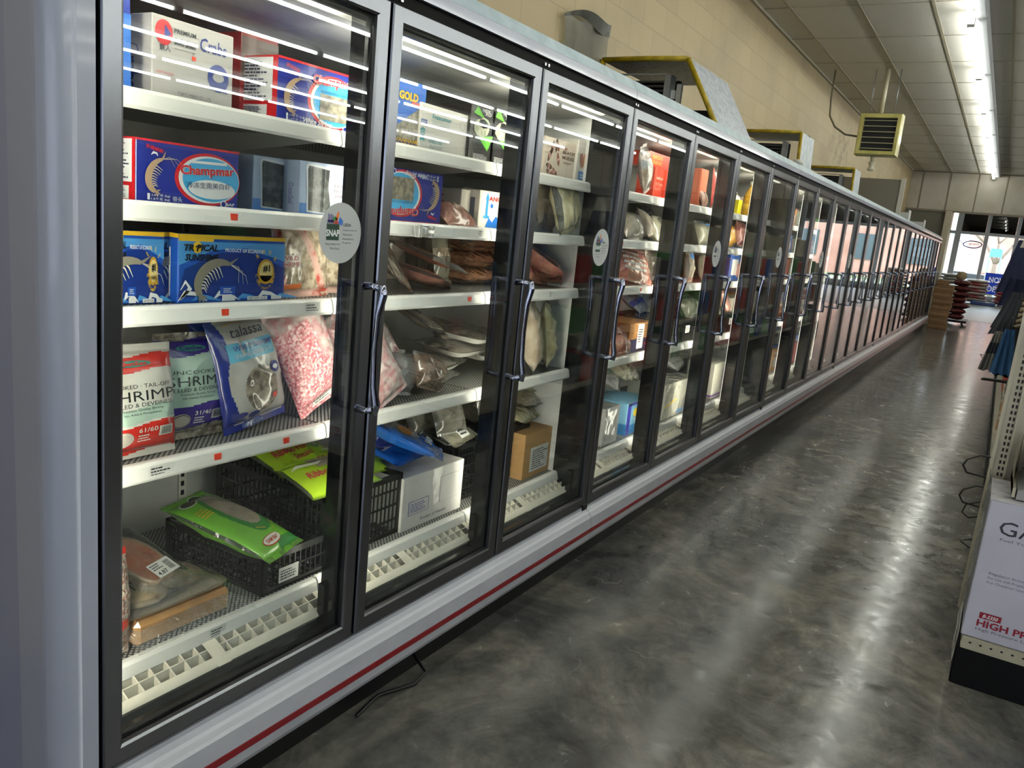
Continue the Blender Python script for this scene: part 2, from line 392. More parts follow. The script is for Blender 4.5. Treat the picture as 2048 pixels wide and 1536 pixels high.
M_bump = P('bumper_enamel', '#a9adb6', .33, coat=.3, mix=('#9da1aa', 6, .4, .7))
M_bumphi = P('bumper_ridge', '#bcc1c8', .3)  # paler tone paints the highlight along the bumper's ridge
M_red = P('bumper_stripe_red', '#760f1a', .3)
M_galv = P('galvanised', '#8fa0a8', .38, metal=.55, mix=('#a9b9c0', 14, .35, .7, 8), bump=(40, .05))
M_chrome = P('dark_chrome', '#8d93a6', .07, metal=1)
M_steel = P('bright_steel', '#c3c6c9', .25, metal=1)
def deck_mat():
    m = P('expanded_deck', '#202224', .5); nt = m.node_tree; b = nt.nodes['Principled BSDF']
    tc = node(nt, 'ShaderNodeTexCoord'); mp = node(nt, 'ShaderNodeMapping'); mp.inputs['Rotation'].default_value = (0, 0, PI/4); mp.inputs['Scale'].default_value = (1, 1, 0)
    nt.links.new(tc.outputs['Object'], mp.inputs[0])
    v = node(nt, 'ShaderNodeTexVoronoi'); v.inputs['Scale'].default_value = 95; v.inputs['Randomness'].default_value = 0
    nt.links.new(mp.outputs[0], v.inputs['Vector'])
    r = node(nt, 'ShaderNodeValToRGB'); r.color_ramp.elements[0].position = .3; r.color_ramp.elements[1].position = .4
    r.color_ramp.elements[0].color = hx('#b4b4b0'); r.color_ramp.elements[1].color = hx('#17191b')
    nt.links.new(v.outputs['Distance'], r.inputs[0]); nt.links.new(r.outputs[0], b.inputs['Base Color']); return m
M_deck = deck_mat()
M_glass = thin('door_glass', 'eef2f2', refl=1.05, bump=(1.1, .012, 1))
M_film = thin('clear_film', 'f4f4f2', refl=2.6, rough=.07, bump=(26, 1.0, 3), cloud=.05)
M_filmc = thin('cloudy_film', 'f0f0f0', refl=2.6, rough=.09, bump=(30, 1.2, 3), cloud=.26)
M_win = thin('window_glass', 'f2f6f6', refl=1.0)
M_wintint = thin('dark_tinted_glass', '14161a', refl=1.2)
M_tube = P('lit_tube', 'ffffff', .5, emis=('#fdfff4', TUBE_E))
M_tubefar = P('lit_tube_store', 'ffffff', .5, emis=('#fdfff4', TUBE_E))
M_fix = P('fixture_white', '#c9ccd2', .4)
M_led = P('led_strip', 'ffffff', .5, emis=('#fff6df', LED_E))
M_led2 = P('led_strip_rear', 'ffffff', .5, emis=('#fff6df', LED_E*.18))
M_orange = P('orange_sticker', '#f2452a', .5)
M_label = P('paper_label', '#e4e4e0', .5); M_ink = P('dark_ink', '#23232a', .5)
# ================================================================ room shell
XE = 42.0; YW = 2.50; ZC = 3.78; YR = -16.0; XB = -6.0; XH = 23.2
b = MB(); b.box(XB-.2, XE+.3, YR-.2, YW+.2, -.2, 0); S_('floor', b, M_floor)
M_mat = P('pale_vinyl_floor', '#b9bcbc', .3, mix=('#a6a9a8', 3, .4, .7), bump=(5, .1))
b = MB(); b.box(26.8, XE-.3, -12, 2.3, .0005, .004); S_('floor_2', b, M_mat)
b = MB(); b.box(XB, XH, YR, YW, ZC, ZC+.1); S_('ceiling', b, M_tile)
b = MB(); b.box(XH, XE+.3, YR, YW, 3.92, 4.02); S_('ceiling_2', b, M_tile)
b = MB(); b.box(XB-.2, XE+.3, YW, YW+.2, 0, 4.05); S_('wall_left', b, M_wall)
b = MB(); b.box(XB-.2, XE+.3, YR-.2, YR, 0, 4.05); S_('wall_right', b, P('right_wall_paint', '#8f8a80', .7))
b = MB(); b.box(XB-.2, XB, YR, YW, 0, 4.05); S_('wall_rear', b, P('rear_wall_paint', '#a7a79f', .7))
# ceiling grid bars
b = MB()
yl = [2.22-.617*k for k in range(30)]
for y in yl: b.box(XB, XH, y-.013, y+.013, ZC-.008, ZC+.004)
xx = 9.52-1.21*12
while xx < XH:
    b.box(xx-.006, xx+.006, YR, YW, ZC-.006, ZC+.003); xx += 1.21
b.box(XB, XH, YW-.03, YW, ZC-.025, ZC)
S_('trim_1', b, M_tbar)
# irregular darker patches stay in the wall's own paint; a thin trim where wall meets ceiling
# bulkhead
b = MB(); b.box(XH, XH+.18, YR, YW, 2.83, ZC+.25); S_('wall_bulkhead', b, M_bulk)
b = MB()
for y in yl: b.box(XH-.008, XH, y-.016, y+.016, 2.83, ZC)
b.box(XH-.015, XH, YR, YW, 2.80, 2.85); b.box(XH-.012, XH, YR, YW, ZC-.03, ZC)
S_('trim_2', b, P('bulkhead_trim', '#6c6455', .5))
# side partition under the bulkhead, behind the end of the freezers, and its corner post
b = MB(); b.box(XH+.02, XH+.12, 1.50, YW, 0, 2.83); S_('wall_partition', b, P('partition_paint', '#5b594c', .5))
b = MB(); b.box(XH-.12, XH+.02, 1.42, 1.56, 0, 2.83); S_('trim_3', b, P('post_paint', '#a39b86', .4))
# far window wall (plane x = XE): frame members and panes
M_wf = P('window_frame_paint', '#b6bcc2', .4)
def zy(px, py): p = at(px, py, x=XE); return p.y, p.z
yb = [3.2, 2.26, 1.09, -.06, -1.25, -2.45, -3.65, -4.85, -6.05]
b = MB()
b.box(XE, XE+.3, YR, YW+.2, 3.95, 4.1)
b.box(XE, XE+.3, YR, -6.1, 0, 4.1)
b.box(XE, XE+.3, -6.1, YW, 0, .12)
S_('wall_far', b, M_bulk)
b = MB()
for i, y in enumerate(yb[1:]):
    w = .13 if i != 0 else .20
    b.box(XE-.06, XE+.12, y-w, y+w*.2, .1, 4.0)
b.box(XE-.05, XE+.1, -6.1, YW, 2.93, 3.06); b.box(XE-.05, XE+.1, -6.1, YW, .1, .3)
b.box(XE-.05, XE+.1, -6.1, YW, 3.90, 4.0)
S_('trim_4', b, M_wf)
k = 1
for i in range(len(yb)-2):
    y1, y0 = yb[i+1]-.13, yb[i+2]+.03
    b = MB(); b.box(XE+.01, XE+.02, y0, y1, .3, 2.93); S_('window_%d' % k, b, M_win); k += 1
    b = MB(); b.box(XE+.01, XE+.02, y0, y1, 3.06, 3.90); S_('window_%d' % k, b, M_wintint); k += 1
b = MB(); b.box(XE+.01, XE+.02, 2.30, YW, .3, 2.93); S_('window_%d' % k, b, M_win)
# ================================================================ outside
GZ = -.35
b = MB(); b.box(XE+.4, 200, -70, 90, GZ-.2, GZ); S_('ground', b, P('lawn', '#7f9a5c', .9, mix=('#a8ab92', .35, .42, .6, 6)))
b = MB()
b.box(XE+.4, 49, -70, 90, GZ, GZ+.04); b.box(66, 70, -70, 90, GZ, GZ+.04)
S_('road', b, P('pale_pavement', '#b9b7b0', .9))
b = MB(); b.box(84, 96, -30, 3.4, GZ, 9); b.box(83.6, 84, -30, 3.4, 8.5, 9.4)
bl = tag(b.build('brick_building', P('salmon_brick', '#d8a69a', .9, mix=('#cc9688', .6, .4, .6))), 'salmon pink brick building across the grass outside the far windows', 'building')
for i in range(5):
    w = MB(); w.box(83.9, 83.99, -26+i*5.2, -23.8+i*5.2, 1.2, 3.6); w.build('window_pane', P('far_dark_glass', '#55636c', .2), parent=bl)
b = MB(); b.box(100, 112, 7, 40, GZ, 5.2); b.extrude([(6, 5.2), (16, 8.2), (41, 5.2)], 99.6, 112.4, closed=True, mi=1)
tag(b.build('white_building', [P('far_white_wall', '#d9d9d4', .9), P('teal_roof', '#5f9a9c', .7)]), 'white building with a pale teal roof far beyond the lawn', 'building')
def car(px, py, x, col, label):
    p = at(px, py, x=x); b = MB()
    pr = [(-2.1, .25), (-2.1, .8), (-1.3, .95), (-.7, 1.42), (.8, 1.45), (1.5, .98), (2.15, .85), (2.2, .3)]
    t = thing('parked_car', label, 'car', (x, p.y, GZ), (0, 0, random.uniform(-.1, .1)))
    b.extrude([(a, c) for a, c in pr], -.85, .85, closed=True); b.build('car_body', P('car_'+col, col, .3, coat=.6), parent=t)
    g = MB(); g.extrude([(-1.15, .98), (-.66, 1.36), (.74, 1.38), (1.3, 1.0)], -.87, .87, closed=True); g.build('car_window', P('car_glass', '#1c2226', .1), parent=t)
    for yy in (-1.4, 1.45):
        for xx_ in (-.8, .8):
            w = MB(); w.lathe([(.0, -.1), (.32, -.1), (.32, .1), (0, .1)], (xx_, yy, .32), axis='x', n=14); w.build('wheel', P('tyre', '#161616', .8), parent=t)
car(1950, 545, 68, '#c9ccd1', 'silver car parked left of the middle beyond the far window')
car(1985, 545, 76, '#9b2f2a', 'dark red car parked outside in front of the brick building')
car(1925, 545, 80, '#e2e2e0', 'white car parked furthest left beyond the far window')
# bare tree
random.seed(5)
b = MB()
def branch(p, d, L, r, dep):
    q = p+d*L; b.tube([p, (p+q)/2+Vector((random.uniform(-.1, .1), random.uniform(-.1, .1), 0))*L*.3, q], [r, r*.8, r*.62], n=6)
    if dep:
        for i in range(3):
            nd = (d+Vector((random.uniform(-.6, .6), random.uniform(-.9, .9), random.uniform(-.1, .6)))).normalized(); branch(q, nd, L*.68, r*.55, dep-1)
branch(Vector((0, 0, 0)), Vector((.03, .05, 1)), 2.2, .22, 4)
p = at(1995, 520, x=64)
tag(b.build('bare_tree', P('tree_bark', '#7c6c62', .9), loc=(64, p.y, GZ)), 'leafless grey tree standing on the lawn in front of the brick building', 'tree')
p0 = at(1982, 500, x=56); p1 = at(2003, 512, x=56)
t = thing('lawn_sign', 'light blue roadside sign on two posts outside the far window', 'sign', (56, 0, GZ))
b = MB(); b.box(-.06, .06, p1.y, p0.y, p1.z-GZ-.1, p0.z-GZ+.1); b.build('sign_board', P('sky_blue_sign', '#5a93b8', .5), parent=t)
for y in (p0.y, p1.y):
    b = MB(); b.box(-.05, .05, y-.05, y+.05, 0, p0.z-GZ); b.build('post', P('sign_post', '#8a8f92', .5), parent=t)
# neon sign and NOW OPEN sign in the far window
p = at(1945, 489, x=XE-.03); S = 1.0
t = thing('neon_sign', 'oval purple neon sign hanging in the far window', 'sign', tuple(p))
b = MB(); pts = [(0, .36*math.cos(a)-.02*math.sin(3*a), .15*math.sin(a)) for a in [2*PI*k/28 for k in range(29)]]
b.tube(pts, .024, n=6, cap=False); b.tube([(0, .36, 0), (0, .56, .15), (0, .5, 0), (0, .56, -.15), (0, .36, 0)], .016, n=6)
b.build('outline_tube', P('purple_tube', '#3a2280', .4), parent=t)
b = MB(); sf = Surf(b, lambda u, v, o: (-.02-o, -u, v)); sf.txt('open', -.24, -.07, .5, .13, 0)
b.build('letters', P('neon_letter', '#4b3a8a', .4), parent=t)
p0 = at(1972, 546, x=XE-.15); p1 = at(2006, 566, x=XE-.15)
b = MB(); w = p0.y-(-.35+p1.y)*0-p1.y; h = .95
b.box(0, .02, -1.0, 0, -h, 0, 0); sf = Surf(b, lambda u, v, o: (-.004-o, -u, v-h)); sf.txt('NOW', .16, .53, .68, .26, 1, bold=.03); sf.txt('OPEN', .12, .13, .76, .26, 1, bold=.03)
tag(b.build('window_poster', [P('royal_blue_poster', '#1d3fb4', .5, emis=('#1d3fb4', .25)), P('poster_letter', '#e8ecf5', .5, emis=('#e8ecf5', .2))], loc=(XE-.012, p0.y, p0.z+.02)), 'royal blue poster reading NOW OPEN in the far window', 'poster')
# ================================================================ ceiling lights
def strip_light(name='strip_light', vis=True):
    t = thing(name, 'x', 'light')
    b = MB(); b.extrude([(-.045, .12), (-.045, .055), (-.03, .04), (.03, .04), (.045, .055), (.045, .12)], 0, 2.4, closed=True); b.build('housing', M_fix, parent=t)
    b = MB(); b.tube([(.06, .085, .02), (2.34, .085, .02)], .024, n=10); b.build('tube', M_tube, parent=t)
    for x in (.02, 2.36):
        b = MB(); b.box(x, x+.03, .055, .115, -.008, .07); b.build('lamp_holder', P('holder_white', '#dadada', .4), parent=t)
    return t
L0 = strip_light()
ORD = ['first', 'second', 'third', 'fourth', 'fifth', 'sixth', 'seventh', 'eighth', 'ninth', 'tenth', 'eleventh', 'twelfth', 'thirteenth', 'fourteenth', 'fifteenth', 'sixteenth']
n = 0; xs = [20.75-2.42*k for k in range(11)]
for i, x in enumerate(xs):
    o = L0 if i == 0 else dup(L0)
    o.location = (x, .60, ZC-.125)
    if x > 6.5: o['label'] = 'bare tube strip light over the aisle, %s from the far bulkhead' % ORD[i]; o['group'] = 'strip lights over the freezer aisle'
    else: o['label'] = 'bare tube strip light over the aisle near the photographer, mirrored in the freezer doors'; o['group'] = 'mirrored strip lights over the freezer aisle'
for r, y in enumerate([-1.2, -2.9, -4.7, -6.5, -8.4, -10.3, -12.4]):
    for x in xs[1:]:
        dup(L0, location=(x+(.6 if r % 2 else 0), y, ZC-.125), label='bare tube strip light over the store floor, seen mirrored in the freezer glass', group='strip lights over the rest of the store')
for x in (26.5, 30.0, 33.5, 37.0):
    for y in (.4, -2.2, -4.8):
        dup(L0, location=(x, y, 3.92-.125), label='bare tube strip light in front of the far windows, hidden above the bulkhead', group='strip lights by the far windows')
# ================================================================ freezer cases
D = 1.42; PIT = .771; X0 = .885
def jx(k): return X0+PIT*k
SH = [1.73, 1.505, 1.28, .922, .445]     # top of each shelf's front rail, top to bottom
YS = 1.58; YBK = 2.22
def rect_sweep(b, prof, w, h, mi=0):
    """profile [(inset, y)] mitred round a w x h rectangle"""
    rings = []
    for ins, y in prof: rings.append([(ins, y, ins), (w-ins, y, ins), (w-ins, y, h-ins), (ins, y, h-ins)])
    vs = [p for r in rings for p in r]; fs = []
    for i in range(len(prof)-1):
        for k in range(4): fs.append((i*4+k, i*4+(k+1) % 4, (i+1)*4+(k+1) % 4, (i+1)*4+k))
    b.add(vs, fs, [mi[i] if isinstance(mi, list) else mi for i in range(len(prof)-1) for k in range(4)])
DZ0, DZ1 = .318, 2.042; DW = PIT-.012
door = bpy.data.objects.new('door', None); COL.objects.link(door)
b = MB(); rect_sweep(b, [(0, .045), (0, .004), (.003, 0), (.038, 0), (.044, .004), (.047, .012), (.047, .045), (0, .045)], DW, DZ1-DZ0, [1, 0, 0, 0, 1, 1, 1])
b.build('door_frame', [M_frame, M_edge], parent=door, loc=(0, 0, 0))
b = MB(); b.box(.047, DW-.047, .014, .020, .047, DZ1-DZ0-.047); b.build('glass_pane', M_glass, parent=door)
b = MB()
rect_sweep(b, [(.046, .022), (.052, .022), (.056, .03), (.056, .045)], DW, DZ1-DZ0); b.build('gasket', M_gasket, parent=door)
b = MB(); zt, zb = 1.335-DZ0, 1.005-DZ0; hxp = DW-.030
for z, s in ((zt, 1), (zb, -1)):
    b.tube([(hxp-.006, 0, z), (hxp-.002, -.025, z+.003*s), (hxp+.002, -.052, z-.004*s)], [.011, .009, .010], n=8)
b.tube([(hxp+.002, -.052, zt+.008), (hxp+.004, -.056, zt-.02), (hxp-.002, -.049, zt-.07), (hxp-.005, -.047, (zt+zb)/2), (hxp-.002, -.049, zb+.07), (hxp+.004, -.056, zb+.02), (hxp+.002, -.052, zb-.008)],
       [.011, .012, .0095, .009, .0095, .012, .011], n=10)
b.build('handle', M_chrome, parent=door)
def sticker(parent, cx, cz):
    b = MB(); n = 40; R = .075
    f = Surf(b, lambda u, v, o: (u, -o, v), step=.0004); f.sub = None
    f.ell(0, 0, R, R, 0, 1, n=44)
    f.rect(-.050, -.018, -.006, .020, 1, 2)
    for k in range(7): f.poly([(-.050+k*.0063, .020), (-.050+(k+1)*.0063, .020), (-.050+(k+.5)*.0063, .025)], 1, 2)
    f.txt('SNAP', -.051, -.009, .046, .017, 2, 3, bold=.03)
    for k in range(4): f.rect(-.046+k*.0048, .026, -.043+k*.0048, .046-.003*(k % 2), 3, 2)
    f.rect(-.048, .024, -.026, .031, 3, 2)
    f.ell(-.021, .031, .007, .010, 4, 3, rot=.5); f.ell(-.015, .040, .0045, .013, 5, 3, rot=-.3); f.poly([(-.030, .024), (-.018, .034), (-.008, .022)], 6, 4)
    f.poly([(-.012, .024), (-.006, .040), (.006, .030), (.002, .018)], 7, 4)
    f.txt('USDA', .008, .017, .028, .008, 8, 2, bold=.02)
    for k, (s_, w) in enumerate((('Supplemental', .050), ('Nutrition', .034), ('Assistance', .040), ('Program', .032))): f.txt(s_, .008, .005-k*.0105, w, .0055, 8, 2)
    f.txt('Putting Healthy Food', -.052, -.031, .052, .006, 8, 2); f.txt('Within Reach', -.036, -.041, .034, .0055, 8, 2)
    o = b.build('round_sticker', [P('sticker_grey', '#b3b8b8', .35), C('173a2c'), C('e6ecea'), C('3a2f7c'), C('2c8a3c'), C('e0783a'), C('b8322c'), C('2f6fc2'), P('sticker_ink', '#30343a', .5)], parent=parent, loc=(cx, .012, cz))
    o['label'] = 'round grey food assistance sticker on the glass'
shelfm = {}
def shelf_mesh():
    t = bpy.data.objects.new('shelf', None); COL.objects.link(t)
    b = MB(); b.box(.004, PIT-.004, 0.0, YBK-YS-.01, -.018, -.0045); b.build('deck', M_deck, parent=t)
    b = MB(); b.extrude([(.0, .000), (-.004, -.001), (-.010, -.008), (-.016, -.036), (-.011, -.043), (-.006, -.040), (-.002, -.010), (.012, -.008), (.012, .0)], .003, PIT-.003, closed=True); b.build('price_rail', M_rail, parent=t)
    for x in (.004, PIT-.007):
        b = MB(); b.add([(x, 0, -.008), (x, .62, -.008), (x, .62, -.09), (x, .5, -.08), (x, .03, -.03)], [(0, 1, 2, 3, 4)]); b.add([(x+.003, 0, -.008), (x+.003, .62, -.008), (x+.003, .62, -.09), (x+.003, .5, -.08), (x+.003, .03, -.03)], [(4, 3, 2, 1, 0)])
        b.build('bracket', M_white, parent=t)
    return t
SHELF = shelf_mesh()
def grille_mesh():
    b = MB(); prof = [(.0, .0), (.035, .022), (.075, .042), (.115, .055), (.16, .062)]
    for i in range(len(prof)-1): pass
    def pz(y):
        for (a, c), (d, e) in zip(prof, prof[1:]):
            if a <= y <= d: return c+(e-c)*(y-a)/(d-a)
        return prof[-1][1]
    yy = [.024, .048, .072, .10, .15]
    for y in yy: b.box(.004, PIT-.004, y-.0018, y+.0018, pz(y)-.034, pz(y))
    seg = [(.0, .015), (.36, .40), (.745, PIT-.004)]
    for a, c in seg: b.grid(lambda u, v: (max(.004, a+(c-a)*u), v*.15, pz(v*.15)+.0005), 1, 8)
    x = .045
    while x < PIT-.02:
        if not (.345 < x < .405):
            for a in range(4): b.add([(x-.0016, yy[a], pz(yy[a])), (x-.0016, yy[a+1], pz(yy[a+1])), (x-.0016, yy[a+1], pz(yy[a+1])-.034), (x-.0016, yy[a], pz(yy[a])-.034)]+
                                     [(x+.0016, yy[a], pz(yy[a])), (x+.0016, yy[a+1], pz(yy[a+1])), (x+.0016, yy[a+1], pz(yy[a+1])-.034), (x+.0016, yy[a], pz(yy[a])-.034)], [(0, 1, 2, 3), (7, 6, 5, 4), (0, 4, 5, 1)])
        x += .0417
    # rounded solid nose
    b.extrude([(.024, .0165), (.016, .012), (.008, .006), (.002, -.004), (.0, -.018), (.004, -.03)], .002, PIT-.002, smooth=True)
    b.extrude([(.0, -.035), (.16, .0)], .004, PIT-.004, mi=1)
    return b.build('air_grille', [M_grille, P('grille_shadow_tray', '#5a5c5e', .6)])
GR = grille_mesh(); 
def cabinet(i, k0, nd):
    x0 = jx(k0)-.0; L = PIT*nd
    lab = ['white and black glass door freezer case nearest the camera, at the left edge', 'four door freezer case directly after the nearest one, topped by two cooling units'] + ['freezer case number %d along the wall, a run of narrow reflective doors' % (q+1) for q in range(2, 8)]
    t = thing('freezer_case', lab[i], 'freezer', (x0, 0, 0), group='glass door freezer cases along the left wall')
    b = MB()
    b.box(0, L, YBK, YBK+.08, .14, 2.06); b.box(0, L, 1.475, YBK, .13, .36); b.box(0, L, 1.50, YBK, 2.035, 2.075)
    for x in (0, L-.03): b.box(x, x+.03, 1.595, YBK, .36, 2.035)
    b.build('liner', M_liner, parent=t)
    for x in (0, L-.03):
        b = MB(); b.box(x, x+.03, 1.50, 1.595, .36, 2.035); b.build('end_frame', M_gasket, parent=t)
    b = MB(); b.box(.0, L, 1.49, 2.2, 0, .13); b.build('kick_plate', M_black, parent=t)
    # black surround: header, sill, mullions
    b = MB(); b.box(0, L, 1.432, 1.50, 2.031, 2.078); b.build('header', P('header_void', '#040405', .6, spec=.12), parent=t); b = MB(); b.extrude([(1.432, .30), (1.432, .334), (1.455, .345), (1.475, .352), (1.492, .372), (1.50, .372), (1.50, .30)], 0, L, closed=True); b.build('sill', M_gasket, parent=t)
    for k in range(nd+1):
        x = k*PIT; xa, xb = max(x-.047, -.0), min(x+.047, L)
        if True: pass
        b = MB(); b.box(xa, xb, 1.466, 1.486, .35, 2.035); b.box(xa+(.02 if k else 0), xb-(.02 if k < nd else 0), 1.486, 1.53, .37, 2.035)
        b.box(xa+.005, xa+.02, 1.486, 1.50, .40, 2.0); k and b.box(xa-.012, xa+.02, 1.486, 1.51, .355, .47)
        m = b.build('mullion', M_gasket, parent=t)
        if k0+k <= 14:
            for s in (1,):
                if k == nd: continue
                xc = x+s*.034
                b = MB(); b.box(xc-.006, xc+.006, 1.492, 1.512, .45, 1.98); b.build('light_strip', M_led, parent=m)
                b = MB(); b.box(max(x-.012, .002), x+.012, 1.531, 1.535, .45, 1.98); b.build('light_strip', M_led2, parent=m)
    if i == 0:
        b = MB(); b.box(0, .012, 1.455, 1.50, .33, 2.04); b.build('end_gasket', M_gasket, parent=t)
    # canopy
    b = MB(); b.extrude([(1.50, 2.076), (1.418, 2.076), (1.418, 2.106), (1.424, 2.110), (1.445, 2.150), (1.60, 2.152), (2.30, 2.152), (2.30, 2.09)], .002, L-.002, closed=True, mi=[0, 0, 0, 1, 1, 1, 1, 1])
    b.build('canopy', [M_panel, M_galv], parent=t)
    # bumper
    pr = [(1.475, .30), (1.421, .312), (1.421, .300), (1.409, .290), (1.402, .283), (1.396, .270), (1.391, .262), (1.386, .214), (1.386, .192), (1.388, .165), (1.396, .148), (1.412, .140), (1.475, .140)]
    b = MB(); b.extrude(pr, .0015, L-.0015, closed=True, mi=[0, 0, 0, 1, 1, 1, 0, 0, 0, 0, 0, 0, 0]); bp = b.build('bumper', [M_bump, M_bumphi], parent=t)
    b = MB(); b.extrude([(1.384, .213), (1.3835, .194), (1.388, .193), (1.388, .214)], .002, L-.002, closed=True); b.build('red_stripe', M_red, parent=bp)
    b = MB(); b.box(L-.045, L-.005, 1.414, 1.424, .30, .325); b.build('clip', M_black, parent=t)
    # hinge pins
    for k in range(nd):
        b = MB()
        for q in (.012, .034): b.box(k*PIT+q, k*PIT+q+.010, 1.424, 1.432, 2.052, 2.061)
        b.build('hinge_pin', M_steel, parent=t)
    for k in range(nd):
        g = k0+k
        d = dup(door, t); d.location = (k*PIT+.006, D, DZ0)
        if g in (0, 2, 4, 6, 8, 10): sticker(d, DW-(.124 if g != 2 else .14)-(.05 if g == 6 else 0), 1.467-DZ0)
        if g > 16: continue
        for j, z in enumerate(SH):
            s = dup(SHELF, t, location=(k*PIT, YS, z))
            if j == 4 and False: pass
        gr = dup(GR, t, location=(k*PIT, 1.497, .372))
        if g < 12:
            b = MB(); b.box(k*PIT+.05, (k+1)*PIT-.05, 1.503, 1.513, 2.004, 2.018); b.build('canopy_lamp', M_led, parent=t)
            b = MB(); b.extrude([(1.50, 2.03), (1.55, 2.00), (1.90, 1.97), (YBK, 1.97), (YBK, 2.03)], k*PIT+.0, (k+1)*PIT, closed=True); b.build('ceiling_baffle', M_liner, parent=t)
        if g < 9:
            b = MB(); x = k*PIT+ (.03 if k == 0 else 0)
            b.box(x-.0+.0, x+.03, YBK-.006, YBK, .45, 1.95, 0)
            for q in range(0, 46): b.box(x+.008, x+.020, YBK-.007, YBK-.0055, .50+q*.032, .50+q*.032+.017, 1)
            b.build('slotted_upright', [M_white, M_black], parent=t)
    return t
UN = [(0, 3), (3, 4), (7, 4), (11, 4), (15, 4), (19, 4), (23, 4)]
CASES = [cabinet(i, a, n_) for i, (a, n_) in enumerate(UN)]
bpy.data.objects.remove(GR)
for o in list(door.children)+[door]: bpy.data.objects.remove(o)
for o in list(SHELF.children)+[SHELF]: bpy.data.objects.remove(o)
# end panel of the first case: rounded corner post and the side sheet
c0 = CASES[0]
b = MB(); pr = []
arc = [(-.040+.0, 1.418)]+[(-.040-.050*math.sin(a), 1.468-.050*math.cos(a)) for a in [PI/2*q/8 for q in range(9)]]
prof = [(-.006, 1.418)]+arc+[(-.090, 1.52), (-.090, 1.55), (-.006, 1.55)]
vs = [(x, y, .0) for x, y in prof]+[(x, y, 2.15) for x, y in prof]; n = len(prof)
b.add(vs, [(n+i, n+i+1, i+1, i) for i in range(1, 9)], 0, True)
b.add(vs, [(n+i, n+(i+1) % n, (i+1) % n, i) for i in list(range(0, 1))+list(range(9, n))]+[tuple(range(n)), tuple(reversed(range(n, 2*n)))], 0, False)
b.build('corner_post', M_panel, parent=c0)
b = MB(); b.box(-.088, -.004, 1.552, 2.49, .0, 2.15); b.build('end_panel', P('end_panel_enamel', '#8b91a8', .3, coat=.3, mix=('#83899f', .8, .4, .7)), parent=c0)
def orange(px, py, w=.02, y=None, case=None):
    """fluorescent price sticker on a rail"""
    p = at(px, py, y=y or YS-.016)
    i = 0 if p.x < jx(3) else 1
    c = CASES[i]
    best = min((o for o in c.children if o.name.startswith('shelf')), key=lambda o: abs(o.location.z-.02-p.z)*3+abs(o.location.x+c.location.x+PIT/2-p.x))
    z = best.location.z
    b = MB(); b.box(-w/2, w/2, -.0185, -.0165, -.030, -.013)
    b.build('price_sticker', M_orange, parent=best, loc=(p.x-c.location.x-best.location.x, 0.004, 0))
for px, py in ((470, 430), (452, 622), (437, 909), (574, 876), (941, 594), (1245, 490), (1283, 578)): orange(px, py)
def raillabel(px, py, w):
    p = at(px, py, y=YS-.016); c = CASES[0 if p.x < jx(3) else 1]
    best = min((o for o in c.children if o.name.startswith('shelf')), key=lambda o: abs(o.location.z-.02-p.z)*3+abs(o.location.x+c.location.x+PIT/2-p.x))
    b = MB(); sf = Surf(b, lambda u, v, o: (u, -.0165-o, v-.036), step=.0005); sf.rect(0, 0, w, .03, 0, 1); sf.lines(.004, .004, w-.01, .022, 3, 1, 2, seed=int(px)); 
    b.build('shelf_label', [M_label, M_ink], parent=best, loc=(p.x-c.location.x-best.location.x, 0.003, 0))
for a in ((300, 935, .06), (612, 608, .055), (421, 1262, .05), (958, 465, .03), (1100, 590, .02), (1176, 352, .015)): raillabel(*a)
